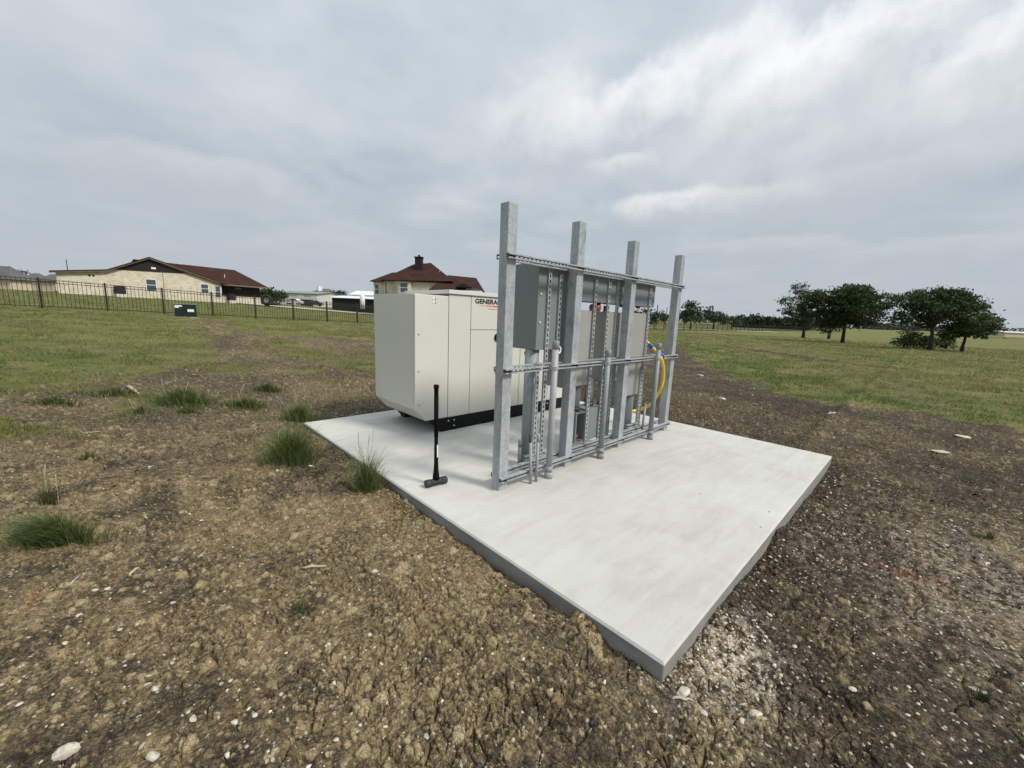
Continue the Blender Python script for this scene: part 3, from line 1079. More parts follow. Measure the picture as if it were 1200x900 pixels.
# ---------------------------------------------------------------- conduits
def conduit(label, x, y, z0, z1, r, mat='conduit_grey', cap=None, base=True, group=None, lean=(0, 0), collar=None):
    t = thing('conduit', label, 'conduit', (x, y, z0), 0, group)
    L = z1-z0
    m = MB(); m.tube([(0, 0, 0), (lean[0], lean[1], L)], r, 20); m.build('pipe', mat, t, smooth=True)
    if base:
        m = MB(); m.tube([(0, 0, .0), (0, 0, .055), (0, 0, .06)], [r*1.28, r*1.28, r*1.1], 20); m.build('base_coupling', mat, t, smooth=True)
    if cap:
        m = MB(); m.tube([(lean[0], lean[1], L-.07), (lean[0], lean[1], L+.004), (lean[0], lean[1], L+.008)], [r*1.05, r*1.05, r*.9], 20)
        m.build('cap', cap, t, smooth=True)
    if collar is not None:
        for cz in collar:
            m = MB(); m.tube([(0, 0, cz-.02), (0, 0, cz+.02)], r*1.15, 20); m.build('collar', 'conduit_dark' if cz < .1 else mat, t, smooth=True)
    return t


FY = PY0-.0425
c1 = conduit('light grey front conduit nearest the first post, clear plastic at its top', 1.197, FY-.033, 0, 1.312, .031, 'conduit_light', 'conduit_grey', group='conduits on the front of the rack')
m = MB(); m.tube([(.030, -.010, 1.27), (.045, -.02, 1.255), (.046, -.02, 1.225), (.03, -.02, 1.205), (.015, -.03, 1.215)], .008, 8)
m.build('plastic_seal', 'clear_plastic', c1, smooth=True)
c2 = conduit('grey front conduit in the middle, between the second and third posts', 2.075, FY-.033, 0, 1.205, .031, 'conduit_grey', 'conduit_grey', group='conduits on the front of the rack')
c3 = conduit('grey front conduit near the last post beside the yellow cable', 3.222, FY-.031, 0, 1.252, .030, 'conduit_grey', 'conduit_grey', group='conduits on the front of the rack')
for c, x in ((c1, 1.197), (c2, 2.075), (c3, 3.222)):
    for z in (.105, 1.068):
        m = MB()
        for k in range(9):
            a0, a1 = math.pi*(1+k/9), math.pi*(1+(k+1)/9)
            r0, r1 = .0316, .0345
            P = []
            for zz in (z-.016, z+.016):
                P += [(math.cos(a0)*r0, math.sin(a0)*r0, zz), (math.cos(a0)*r1, math.sin(a0)*r1, zz), (math.cos(a1)*r1, math.sin(a1)*r1, zz), (math.cos(a1)*r0, math.sin(a1)*r0, zz)]
            m.quadbox(P)
        m.box(.0318, .0348, 0, .035, z-.016, z+.016); m.box(-.0348, -.0318, 0, .035, z-.016, z+.016)
        m.build('strap', 'galvanised_strut', c)
        MB().tube([(.0348, -.006, z), (.052, -.006, z)], .007, 6).build('strap_bolt', 'steel_bolt', c)
conduit('thick grey conduit dropping from the dark grey end cabinet to the pad', 1.245, YC+.10, 0, 1.2125, .070, 'conduit_grey', None, True)
conduit('thick grey conduit under the longest cabinet right of the third post', 3.165, YC+.09, 0, .5675, .066, 'conduit_grey', None, True)
conduit('short grey conduit rising from the open junction box to a beige cabinet', 1.995, YC+.09, .4905, .7995, .048, 'conduit_grey', None, False, collar=(.022,))
conduit('short grey conduit rising from the closed junction box, left of the third post', 2.300, YC+.12, .5055, .83, .046, 'conduit_grey', None, False, collar=(.022,))
conduit('short dark conduit above the narrow junction box against the third post', 2.50, YC+.10, .5005, .7945, .036, 'conduit_grey', None, False, collar=(.022,))
conduit('thin conduit stub leaning left, nearest the first post', .960, FY-.02, 0, .475, .0145, 'conduit_light', 'conduit_dark', False, 'thin conduit stubs by the first post', (-.030, .0))
conduit('thin upright conduit stub between the leaning stub and the front conduit', 1.034, FY-.02, 0, .455, .0145, 'conduit_light', 'conduit_light', False, 'thin conduit stubs by the first post', (.005, 0))
conduit('thin grey conduit stub behind the rack next to the first post', 1.135, 2.085, 0, .30, .017, 'conduit_grey', 'conduit_grey', False, 'thin conduit stubs by the first post')
conduit('thin grey conduit stub behind the last front conduit', 3.30, 1.90, 0, .43, .016, 'conduit_light', 'conduit_grey', False, None, (.02, 0))
# straps closing the rack channels at the pad for the two thick conduits
for x, lab in ((1.165, 'pipe clamp channel at the foot of the thick end conduit'), (3.085, 'pipe clamp channel at the foot of the conduit under the longest cabinet')):
    m = strut_mesh(.34); m.xform(Matrix.Translation((x-.08, YC+.01, .155)) @ Matrix(((0, 0, 1, 0), (0, -1, 0, 0), (1, 0, 0, 0), (0, 0, 0, 1))))
    tag(m.build('clamp_channel', 'galvanised_strut'), lab, 'channel', 'short clamp channels')


# ---------------------------------------------------------------- yellow cable
def smooth_path(pts, n=8):
    pts = [Vector(p) for p in pts]
    out = []
    for i in range(len(pts)-1):
        p0, p1, p2, p3 = pts[max(i-1, 0)], pts[i], pts[i+1], pts[min(i+2, len(pts)-1)]
        for k in range(n):
            t = k/n
            out.append(.5*((2*p1)+(-p0+p2)*t+(2*p0-5*p1+4*p2-p3)*t*t+(-p0+3*p1-3*p2+p3)*t**3))
    out.append(pts[-1])
    return out


yc = thing('power_cord', 'yellow cable with blue plugs looped behind the last front conduit', 'cable', (0, 0, 0))
YK = 1.99
P = lambda px, py, dy=0.: tuple(aty(px, py, YK+dy))
path = smooth_path([P(752, 398, .03), P(756, 399.5, .0), P(760.5, 403, -.03), P(765.5, 408.5, -.09), P(770.5, 413.5, -.17), P(774.5, 420, -.245), P(777.3, 431, -.245), P(777, 445, -.235), P(773.5, 457, -.20),
                    P(767.5, 467, -.05), P(761, 475, .08), P(753, 479, .16), P(744, 481.5, .2), P(736, 482, .25)], 6)
MB().tube(path, .0215, 10).build('cable', 'yellow_jacket', yc, smooth=True)
MB().tube([P(761.0, 403.8, -.06), P(762.3, 405.2, -.06), P(766, 409.2, -.07), P(767.5, 411, -.08)], [.020, .032, .032, .022], 14).build('plug', 'blue_plastic', yc, smooth=True)
MB().tube([P(769.5, 412.6, -.19), P(771, 413.8, -.20), P(776, 417.4, -.245), P(777.5, 418.6, -.245)], [.022, .031, .030, .020], 14).build('plug', 'blue_plastic', yc, smooth=True)
MB().tube([P(777.5, 418.4, -.245), P(780, 420.2, -.25)], .012, 10).build('plug_tip', 'yellow_jacket', yc, smooth=True)


# ---------------------------------------------------------------- sledgehammer
sh = thing('sledgehammer', 'black sledgehammer standing upright on its head at the pad edge', 'sledgehammer', (.262, 2.262, 0), 0)
hd = MB()
hx = Vector((.105, -.014, 0))
hd.tube([-hx*1.0+Vector((0, 0, .036)), -hx*.93+Vector((0, 0, .036)), -hx*.55+Vector((0, 0, .036)), -hx*.4+Vector((0, 0, .037)), hx*.4+Vector((0, 0, .037)), hx*.55+Vector((0, 0, .036)), hx*.93+Vector((0, 0, .036)), hx+Vector((0, 0, .036))],
        [.027, .035, .036, .031, .031, .036, .035, .027], 8)
hd.build('head', 'hammer_steel', sh, .002, 1)
m = MB()
m.tube([(0, 0, .062), (0, 0, .10), (0, 0, .15), (0, 0, .22), (-.001, 0, .40), (-.002, 0, .60), (-.003, 0, .80), (-.004, 0, .885), (-.004, 0, .892), (-.004, 0, .912), (-.004, 0, .920)],
       [.032, .028, .022, .0185, .0165, .0165, .0185, .0195, .0235, .0235, .020], 14)
hn = m.build('handle', 'hammer_black', sh, smooth=True)
MB().tube([(-.0015, 0, .46), (-.0025, 0, .62), (-.003, 0, .82)], [.0185, .0192, .0205], 14).build('grip', 'hammer_black', hn, smooth=True)
MB().box(-.004, .008, -.0185, -.0166, .27, .385).build('handle_sticker', 'label_white', hn)


# ---------------------------------------------------------------- pad-mounted transformer
g0 = at(218, 372.3)
tf = thing('transformer', 'dark green padmount transformer with white stickers before the black fence', 'transformer', tuple(g0), math.radians(-40)+math.pi*0)
tf.rotation_euler = (0, 0, -YAW+math.radians(36))
MB().box(-.70, .72, -.05, .9, -.12, .045).build('base_pad', 'concrete_top', tf, .01)
MB().prism([(-.52, .046), (.52, .046), (.52, .80), (-.52, .80)], .02, .80).build('cabinet', 'transformer_green', tf, .012)
MB().prism([(-.54, .805), (.54, .805), (.54, .85), (-.54, .85)], -.015, .83).build('lid', 'metal_roof_green', tf, .01)
MB().box(-.006, .004, .012, .0195, .08, .76).build('door_seam', 'skid_black', tf)
MB().box(.03, .05, -.005, .0195, .36, .46).build('door_handle', 'skid_black', tf, .003, 1)
MB().box(-.49, -.14, .014, .0195, .66, .75).build('sticker', 'label_white', tf)
MB().box(-.49, -.30, .014, .0195, .58, .6595).build('sticker', 'label_white', tf)
MB().box(.10, .42, .014, .0195, .36, .52).build('sticker', 'label_white', tf)


# ---------------------------------------------------------------- fences
def fence(name, label, x0, n, sp, y_of, H, npick, single):
    root = thing(name, label, 'fence', (x0, y_of(x0), 0))
    bx = root.location.x; by = root.location.y
    pm = None; km = None
    stuff = MB()
    for i in range(n+1):
        x = x0+i*sp; y = y_of(x); z = float(terr(x, y))
        if pm is None:
            pm = MB().box(-.042, .042, -.042, .042, -.25, H+.05)
            pm.prism([(-.05, H+.0505), (.05, H+.0505), (0, H+.095)], -.05, .05)
            po = pm.build('post', 'fence_black', root)
            po.location = (x-bx, y-by, z); src = po
        else:
            copy_part(src, root, (x-bx, y-by, z))
        if i == n: break
        x2 = x+sp; y2 = y_of(x2); z2 = float(terr(x2, y2))
        for hz in (.10, H-.16, H-.02):
            MB().quadbox([(x-bx+.043, y-by-.014, z+hz-.016), (x2-bx-.043, y2-by-.014, z2+hz-.016), (x2-bx-.043, y2-by+.014, z2+hz-.016), (x-bx+.043, y-by+.014, z+hz-.016),
                          (x-bx+.043, y-by-.014, z+hz+.016), (x2-bx-.043, y2-by-.014, z2+hz+.016), (x2-bx-.043, y2-by+.014, z2+hz+.016), (x-bx+.043, y-by+.014, z+hz+.016)]).build('rail', 'fence_black', root)
        for k in range(npick):
            t = (k+.5)/npick
            xx, yy, zz = x+(x2-x)*t-bx, y+(y2-y)*t-by, z+(z2-z)*t
            if single:
                if km is None:
                    ko = MB().box(-.0105, .0105, -.0105, .0105, .06, H+.02).build('picket', 'fence_black', root)
                    ko.location = (xx, yy, zz); km = ko
                else:
                    copy_part(km, root, (xx, yy, zz))
            else:
                stuff.box(xx-.0095, xx+.0095, yy-.0095, yy+.0095, zz+.06, zz+H+.02)
    if not single:
        struct(stuff.build('pickets', 'fence_black', root), 'stuff')
    return root


fence('metal_fence', 'black metal picket fence across the grassy slope at left', -12.7, 12, 2.60, lambda x: 34.35+.035*x, 1.60, 15, True)
fence('metal_fence', 'long black metal picket fence far off behind the field at right', 18.6, 56, 2.60, lambda x: 34.35+.035*18.6-.045*(x-18.6), 1.45, 16, False)


# ---------------------------------------------------------------- buildings
def frame(a, b, z):
    """matrix whose x axis runs from ground point a to b, y axis points away from the camera"""
    d = np.array(b)-np.array(a); d = d/np.linalg.norm(d)
    n = np.array([-d[1], d[0]])
    return Matrix(((d[0], n[0], 0, a[0]), (d[1], n[1], 0, a[1]), (0, 0, 1, z), (0, 0, 0, 1)))


def window(parent, u0, u1, z0, z1, v=0., trim='trim_white', mull=True, name='window'):
    w = MB()
    t = .07
    w.box(u0-t, u0, v-.05, v+.02, z0-t, z1+t); w.box(u1, u1+t, v-.05, v+.02, z0-t, z1+t)
    w.box(u0, u1, v-.05, v+.02, z1, z1+t); w.box(u0, u1, v-.06, v+.02, z0-t, z0)
    if mull: w.box(u0, u1, v-.045, v+.01, (z0+z1)/2-.03, (z0+z1)/2+.03)
    o = w.build(name, trim, parent)
    if mull:
        MB().box(u0+.002, u1-.002, v-.03, v-.01, z0+.002, (z0+z1)/2-.032).build('pane', 'window_glass', o)
        MB().box(u0+.002, u1-.002, v-.03, v-.01, (z0+z1)/2+.032, z1-.002).build('pane', 'window_glass', o)
    else:
        MB().box(u0+.002, u1-.002, v-.03, v-.01, z0+.002, z1-.002).build('pane', 'window_glass', o)
    return o


def roof_slab(quad, th, name, mat, parent):
    """sloping roof plane with thickness; quad of 3 or 4 points"""
    P = [Vector(p) for p in quad]
    n = (P[1]-P[0]).cross(P[2]-P[0]).normalized()
    if n.z < 0: n = -n
    m = MB(); k = len(P)
    m.V = [tuple(p) for p in P]+[tuple(p-n*th) for p in P]
    m.F = [tuple(range(k)), tuple(reversed(range(k, 2*k)))]+[(i, (i+1) % k, k+(i+1) % k, k+i) for i in range(k)]
    return m.build(name, mat, parent)


def house_left():
    a = from_c(-53.2, 47.0); b = from_c(-44.8, 62.0)
    zb = 1.7
    t = thing('stone_house', 'long low limestone house with brown roof on the hill behind the fence', 'house')
    t.matrix_world = frame(a, b, 0.0)
    D = 13.0
    # front wall follows the rakes
    fw = [(.25, zb), (.25, 4.50), (4.5, 5.10), (8.8, 7.10), (17.3, 4.50), (17.3, zb)]
    MB().prism(fw, 0, .25).build('front_wall', 'limestone', t)
    MB().prism([(.26, .2505), (.52, .2505), (6.9, 7.0), (6.6, 7.0)], zb, 4.45, 'z').build('side_wall', 'limestone', t)
    MB().prism([(5.4, 5.42), (8.8, 7.06), (12.9, 5.72), (12.9, 5.66), (5.4, 5.36)], -.06, -.002).build('gable_siding', 'siding_dark', t)
    MB().box(9.0, 9.5, -.12, -.061, 5.85, 6.1).build('gable_light', 'label_white', t)
    # rakes and fascias
    for (p, q) in (((-.35, 4.56), (4.5, 5.24)), ((4.5, 5.24), (8.8, 7.34)), ((8.8, 7.34), (17.9, 4.56))):
        m = MB(); m.prism([(p[0], p[1]-.22), (q[0], q[1]-.22), (q[0], q[1]), (p[0], p[1])], -.42, -.30)
        m.build('fascia', 'trim_tan', t)
        roof_slab([(p[0], -.45, p[1]+.04), (q[0], -.45, q[1]+.04), (q[0]+4.6, 7.0, q[1]+.04), (p[0]+(4.6 if p[0] > 0 else 5.6), 7.0, p[1]+.04)], .12, 'roof', 'roof_brown', t)
    # main roof to the right: ridge parallel to the front, hipped end
    R = 7.25
    roof_slab([(17.0, -.5, 4.66), (24.0, -.5, 4.66), (21.6, 4.6, R), (8.8, 4.6, R)], .12, 'roof', 'roof_brown', t)
    roof_slab([(24.0, -.5, 4.66), (24.0, 10.5, 4.66), (21.6, 4.6, R)], .12, 'roof', 'roof_brown', t)
    roof_slab([(8.8, 4.62, R), (21.6, 4.62, R), (24.0, 10.5, 4.66), (8.8, 10.5, 4.66)], .12, 'roof', 'roof_brown', t)
    MB().box(17.9, 24.0, -.54, -.50, 4.42, 4.62).build('fascia', 'trim_tan', t)
    # recessed dark wall and rubble base under the right-hand eave
    MB().box(17.3005, 23.4, .9, 1.1, 2.9, 4.5).build('dark_wall', 'siding_dark', t)
    MB().box(17.3005, 23.4, .86, 1.12, .9, 2.895).build('rubble_base', 'limestone', t)
    MB().box(17.302, 23.4, 1.1205, 10, .9, 4.5).build('side_wall', 'limestone', t)
    MB().box(19.6, 20.5, .84, .8995, 4.0, 4.25).build('vent_light', 'trim_tan', t)
    window(t, 8.35, 9.35, 3.05, 4.45); window(t, 14.6, 15.5, 3.1, 4.35); window(t, 16.45, 17.05, 2.6, 4.2, 0, 'wall_pale')
    MB().box(2.9, 3.1, -.08, -.002, 4.33, 4.5).build('wall_vent', 'siding_dark', t)
    MB().box(3.25, 3.45, -.08, -.002, 4.33, 4.5).build('wall_vent', 'siding_dark', t)
    MB().tube([(10.2, -.04, 2.0), (10.2, -.04, 5.7)], .03, 6).build('downpipe', 'trim_tan', t)
    for u in (10.4, 18.6):
        MB().tube([(u, 1.6, 6.2 if u < 12 else 5.4), (u, 1.6, 6.9 if u < 12 else 6.2)], .05, 8).build('vent_pipe', 'siding_dark' if u < 12 else 'trim_white', t)
    MB().tube([(14.0, 4.3, 7.2), (14.0, 4.3, 7.4)], .12, 8).build('vent_pipe', 'trim_white', t)
    for (u, z, lab) in ((5.1, 2.35, 'dark air conditioner unit against the limestone house, left of its window'), (18.4, 2.25, 'dark air conditioner unit under the right eave of the limestone house')):
        m = MB().box(-.45, .45, -.45, .45, 0, .95)
        ac = thing('air_conditioner', lab, 'air conditioner', (0, 0, 0), 0, 'air conditioners')
        ac.matrix_world = t.matrix_world @ Matrix.Translation((u+.3, -.75 if u < 10 else .3, z))
        m.build('casing', 'dark_bay', ac, .03)
        MB().tube([(0, 0, .9505), (0, 0, .975)], .36, 16).build('fan_grille', 'siding_dark', ac)
        MB().box(-.5, .5, -.5, .5, -.6, -.0005).build('base', 'wall_pale', ac)


house_left()


def cpt(px, py, depth):
    p = far(px, py, depth); X, Y = to_c(p[0], p[1])
    return X, p[2]


def house_mid():
    D0 = 62.0
    a = from_c(-22.2, D0); b = from_c(-5.0, D0)
    t = thing('stone_house', 'two storey limestone house with hipped brown roof behind the generator', 'house')
    t.matrix_world = frame(a, b, 0.)
    U = lambda X: X+22.2
    zb = .3
    E = 6.0
    # main block
    MB().box(2.3, 12.2, 0, 9., zb, E+.05).build('wall', 'limestone', t)
    MB().box(.25, 2.2995, 1.2, 7., zb, E-.02).build('wing_wall', 'limestone', t)
    # bay with windows
    MB().prism([(4.0, 0), (4.0, -.5), (4.7, -1.0), (6.4, -1.0), (6.4, 0)], zb, E+.04, 'z').build('bay_wall', 'limestone', t)
    # main hip roof
    r0, r1, R, v = 5.6, 8.4, 9.45, 4.5
    q = [(1.9, -.5, E+.1), (12.8, -.5, E+.3), (12.8, 9.5, E+.1), (1.9, 9.5, E+.1)]
    roof_slab([q[0], q[1], (r1, v, R), (r0, v, R-.35)], .12, 'roof', 'roof_brown', t)
    roof_slab([q[1], q[2], (r1, v, R)], .12, 'roof', 'roof_brown', t)
    roof_slab([q[2], q[3], (r0, v, R-.35), (r1, v, R)], .12, 'roof', 'roof_brown', t)
    roof_slab([q[3], q[0], (r0, v, R-.35)], .12, 'roof', 'roof_brown', t)
    # small left wing hip
    roof_slab([(-.2, .8, E), (3.4, .8, E+.05), (3.4, 4, 7.75), (2.3, 4, 7.65)], .1, 'roof', 'roof_brown', t)
    roof_slab([(-.2, 7.4, E), (-.2, .8, E), (2.3, 4, 7.65)], .1, 'roof', 'roof_brown', t)
    # bay roof
    roof_slab([(3.7, -.8, E+.12), (4.6, -1.4, E+.12), (5.6, .9, 7.6)], .1, 'roof', 'roof_brown', t)
    roof_slab([(4.6, -1.4, E+.12), (6.7, -1.4, E+.12), (5.6, .9, 7.6)], .1, 'roof', 'roof_brown', t)
    roof_slab([(6.7, -1.4, E+.12), (6.8, -.2, E+.12), (5.6, .9, 7.6)], .1, 'roof', 'roof_brown', t)
    # lower right wing: ridge descending, sloping side
    MB().box(10.4, 16.4, -1.8, 6, zb, 4.7).build('wing_wall', 'limestone', t)
    roof_slab([(9.5, -2.4, 4.85), (17.2, -2.4, 5.1), (16.0, 2, 7.15), (11.6, 2, 7.4)], .1, 'roof', 'roof_brown', t)
    roof_slab([(17.2, -2.4, 5.1), (17.2, 6.5, 5.1), (16.0, 2, 7.15)], .1, 'roof', 'roof_brown', t)
    roof_slab([(9.5, -2.4, 4.85), (11.6, 2, 7.4), (11.6, 6, 5.2), (9.5, 6, 4.85)], .1, 'roof', 'roof_brown', t)
    # small dormer recess on the right wing
    MB().prism([(13.4, 5.35), (14.6, 5.95), (15.8, 5.35)], -2.45, -1.2).build('dormer', 'siding_dark', t)
    MB().box(15.0, 16.8, -2.35, -1.9, 5.0, 5.25).build('fascia', 'trim_tan', t)
    window(t, .45, 1.05, 4.1, 5.5, 1.2); window(t, 4.15, 4.65, 4.4, 5.7, -1.0+.35, mull=False); window(t, 5.0, 6.1, 4.4, 5.75, -1.0)
    MB().tube([(2.55, -.05, zb), (2.55, -.05, 5.9)], .05, 6).build('downpipe', 'siding_dark', t)
    ch = MB().box(6.35, 7.45, 2.3, 3.3, 7.4, 9.9).build('chimney', 'siding_dark', t, .04)
    MB().box(6.25, 7.55, 2.2, 3.4, 9.9005, 10.05).build('chimney_cap', 'siding_dark', ch)
    MB().tube([(6.9, 2.8, 10.0505), (6.9, 2.8, 10.35)], .18, 10).build('flue', 'siding_dark', ch)
    for (u, z) in ((10.3, 8.05), (9.8, 7.75), (10.9, 7.7), (12.4, 6.4)):
        MB().tube([(u, 1.9, z-.6), (u, 1.9, z)], .07, 8).build('vent_pipe', 'label_grey', t)


house_mid()


def simple_block(name, label, cat, px0, px1, pyt, pyb, depth, thick, wall, roof, rise, over=.3, roofname='roof', group=None, style='gable_long', zb=None):
    X0, zt = cpt(px0, pyt, depth); X1, _ = cpt(px1, pyt, depth)
    _, z0 = cpt((px0+px1)/2, pyb, depth)
    if zb is not None: z0 = zb
    t = thing(name, label, cat, (0, 0, 0), 0, group)
    t.matrix_world = frame(from_c(X0, depth), from_c(X1, depth), 0.)
    W = X1-X0
    MB().box(0, W, 0, thick, z0-.6, zt).build('wall', wall, t)
    e = zt+.02
    if style == 'gable_long':
        h = W
        roof_slab([(-over, -over, e), (W+over, -over, e), (W+over, thick/2, e+rise), (-over, thick/2, e+rise)], .1, roofname, roof, t)
        roof_slab([(-over, thick+over, e), (W+over, thick+over, e), (W+over, thick/2, e+rise), (-over, thick/2, e+rise)], .1, roofname, roof, t)
        for x in (0.001, W-.151):
            MB().prism([(.1, zt), (thick-.1, zt), (thick/2, e+rise-.15)], x, x+.15, 'x').build('gable_end', wall, t)
    else:
        a, b2 = W*.3, W*.7
        roof_slab([(-over, -over, e), (W+over, -over, e), (b2, thick/2, e+rise), (a, thick/2, e+rise)], .1, roofname, roof, t)
        roof_slab([(-over, thick+over, e), (W+over, thick+over, e), (b2, thick/2, e+rise), (a, thick/2, e+rise)], .1, roofname, roof, t)
        roof_slab([(-over, -over, e), (-over, thick+over, e), (a, thick/2, e+rise)], .1, roofname, roof, t)
        roof_slab([(W+over, -over, e), (W+over, thick+over, e), (b2, thick/2, e+rise)], .1, roofname, roof, t)
    return t, W, z0, zt


# pale workshop between the two stone houses
t, W, z0, zt = simple_block('workshop', 'long pale metal workshop with green roof between the two houses', 'building', 321, 371.5, 342.5, 356.5, 88, 14, 'wall_pale', 'metal_roof_green', .7)
for k in range(3):
    MB().box(2+k*3., 3.4+k*3., -.04, -.002, zt-.9, zt-.35).build('window', 'trim_white', t)
MB().box(W*.62, W*.9, -.05, -.002, z0-.3, z0+1.1).build('bay_door', 'car_dark', t)
simple_block('grey_house', 'grey roofed house with white chimney just behind the pale workshop', 'house', 357, 381, 345.5, 356, 105, 12, 'wall_cream', 'roof_grey', 2.0, .5, style='hip')
c_ = cpt(363.5, 338, 104)
ch = MB().box(-.5, .5, -.5, .5, -2.0, .9).build('chimney', 'trim_white'); xx, yy = from_c(c_[0], 109); ch.location = (xx, yy, c_[1])
ch.parent = [o for o in COL.objects if o.name.startswith('grey_house')][0]
ch.matrix_parent_inverse = ch.parent.matrix_world.inverted()
# dark open shed and white canopy left of the two storey house
t, W, z0, zt = simple_block('carport', 'dark sided shed with white flat canopy beside the two storey house', 'shed', 389, 438, 348.5, 361.5, 76, 8, 'dark_bay', 'tank_white', .5, .4)
m = MB(); X_, z_ = cpt(425, 360, 74.5)
m.tube([(0, 0, -.3), (0, 0, 2.0), (0, 0, 2.15)], [.42, .42, .25], 16); wt = m.build('water_tank', 'tank_white', smooth=True)
xx, yy = from_c(X_, 74.5); wt.location = (xx, yy, z_)
tag(wt, 'white upright water tank in front of the dark shed', 'tank')
t, W, z0, zt = simple_block('canopy_building', 'white flat roofed canopy behind the dark shed', 'building', 412, 452, 345, 356, 84, 7, 'wall_pale', 'tank_white', .9, .4)
# grey roofed houses beyond the left end of the fence
simple_block('grey_house', 'grey roofed house at the far left edge behind the fence', 'house', -22, 11, 326, 336, 80, 3.5, 'wall_cream', 'roof_grey', 2.6, .6, style='hip', group='grey roofed houses at left')
simple_block('grey_house', 'small grey roofed house between the leftmost house and the limestone house', 'house', 26, 44, 328, 337, 95, 3, 'wall_cream', 'roof_grey', 1.7, .5, style='hip', group='grey roofed houses at left')
simple_block('grey_house', 'grey roofed house showing just left of the limestone house', 'house', 46, 64, 329, 337, 90, 3, 'wall_cream', 'roof_grey', 1.6, .5, style='hip', group='grey roofed houses at left')
# pale farm building far right
t, W, z0, zt = simple_block('farm_building', 'pale low building at the far right edge of the field', 'building', 1178, 1215, 389.5, 393.5, 150, 8, 'wall_cream', 'wall_pale', .5)
# pale driveway strips behind the fence
for nm, pts, w in (('driveway', [(300, 358.0), (340, 358.6), (390, 361.0), (440, 363.4)], 1.6),):
    pass


def strip(name, X0, Y0, X1, Y1, w, n=14, mat='driveway_pale'):
    V = []; Fc = []
    for i in range(n+1):
        t = i/n
        X, Y = X0+(X1-X0)*t, Y0+(Y1-Y0)*t
        for s_ in (-w/2, w/2):
            x, y = from_c(X, Y+s_)
            V.append((x, y, float(relief(np.array([x]), np.array([y]))[0])+.10))
        if i: Fc.append((2*i-2, 2*i, 2*i+1, 2*i-1))
    o = mesh_obj(name, V, Fc, mat)
    return struct(o)


strip('driveway', -46, 66, -14, 66, 5.0)
strip('road', 28, 92, 62, 96, 3.5)


# tyres and parked cars near the workshop
def place(o, px, py, depth, dz=0.):
    X, _ = cpt(px, py, depth); x, y = from_c(X, depth)
    o.location = (x, y, float(terr(x, y))+dz); return o


ty = thing('tractor_tyre', 'large black tyre leaning beside the limestone house', 'tyre', group='old tyres')
place(ty, 313, 355, 63, .95); ty.rotation_euler = (0, 0, -YAW)
m = MB(); R0, R1 = .62, .26
for k in range(20):
    pass
pts = [(R0*math.cos(a), 0, R0*math.sin(a)) for a in np.linspace(0, 2*math.pi, 25)]
MB().tube(pts, R1, 10, False).build('tread', 'tyre_black', ty, smooth=True)
MB().tube([(0, -.1, 0), (0, .1, 0)], .40, 18).build('hub', 'label_grey', ty)
ty2 = thing('tractor_tyre', 'black tyre lying flat by the standing tyre', 'tyre', group='old tyres')
place(ty2, 319.5, 356, 63, .45)
MB().tube([(p[0], p[2], 0) for p in pts], .24, 10, False).build('tread', 'tyre_black', ty2, smooth=True)


def car(label, px, depth, mat, rz):
    t = thing('parked_car', label, 'car', group='vehicles by the workshop')
    place(t, px, 358, depth, .25); t.rotation_euler = (0, 0, -YAW+rz); t.scale = (.72, .72, .72)
    prof = [(-2.2, .35), (-2.2, .85), (-1.9, 1.0), (-1.2, 1.05), (-.7, 1.55), (.9, 1.58), (1.5, 1.05), (2.2, .95), (2.25, .4)]
    MB().prism(prof, -.85, .85).build('body', mat, t, .06)
    MB().prism([(-.95, 1.08), (-.6, 1.48), (.8, 1.50), (1.25, 1.08)], -.865, -.855).build('side_window', 'window_glass', t)
    for x in (-1.4, 1.4):
        for y in (-.8, .6):
            w = MB().tube([(x, y, .34), (x, y+.2, .34)], .34, 16).build('wheel', 'tyre_black', t)


car('white pickup parked in front of the pale workshop', 345, 80, 'car_white', .0)
car('dark car with white front parked by the workshop doors', 368, 80, 'car_dark', .3)


# ---------------------------------------------------------------- utility poles
def pole(label, px, pyt, pyb, depth, arm=True, r=.14):
    X, zt = cpt(px, pyt, depth); x, y = from_c(X, depth)
    zb = float(terr(x, y))-.3
    t = thing('utility_pole', label, 'utility pole', (x, y, zb), -YAW, 'utility poles')
    MB().tube([(0, 0, 0), (0, 0, zt-zb)], [r, r*.7], 8).build('shaft', 'wood_pole', t)
    if arm: MB().box(-1.1, 1.1, -.08, .08, zt-zb-.9, zt-zb-.72).build('crossarm', 'wood_pole', t)


pole('tallest distant utility pole seen left of the last rack post', 771, 357, 380, 140, False, .22)
pole('distant utility pole with crossarm, second of three left of the last rack post', 776.5, 362, 380, 160)
pole('thin distant utility pole closest to the last rack post', 782, 360, 380, 150, False, .18)
pole('small utility pole behind the left roof of the limestone house', 77.5, 304, 330, 85, False, .11)


# ---------------------------------------------------------------- trees
def leaf_cloud(pts, size, cols, rng, flat=.0):
    """a quad per point, random orientation"""
    n = len(pts)
    a = rng.normal(size=(n, 3)); a /= np.linalg.norm(a, axis=1)[:, None]
    b = rng.normal(size=(n, 3)); b -= a*(a*b).sum(1)[:, None]; b /= np.linalg.norm(b, axis=1)[:, None]
    s = size*(.6+.8*rng.random(n))[:, None]
    V = np.stack([pts-a*s-b*s*.15, pts-b*s*.55, pts+a*s, pts+b*s*.55], 1).reshape(-1, 3)
    Fc = np.arange(4*n).reshape(n, 4)
    C = np.repeat(np.column_stack([cols, np.ones(n)]), 4, axis=0)
    return V, Fc, C


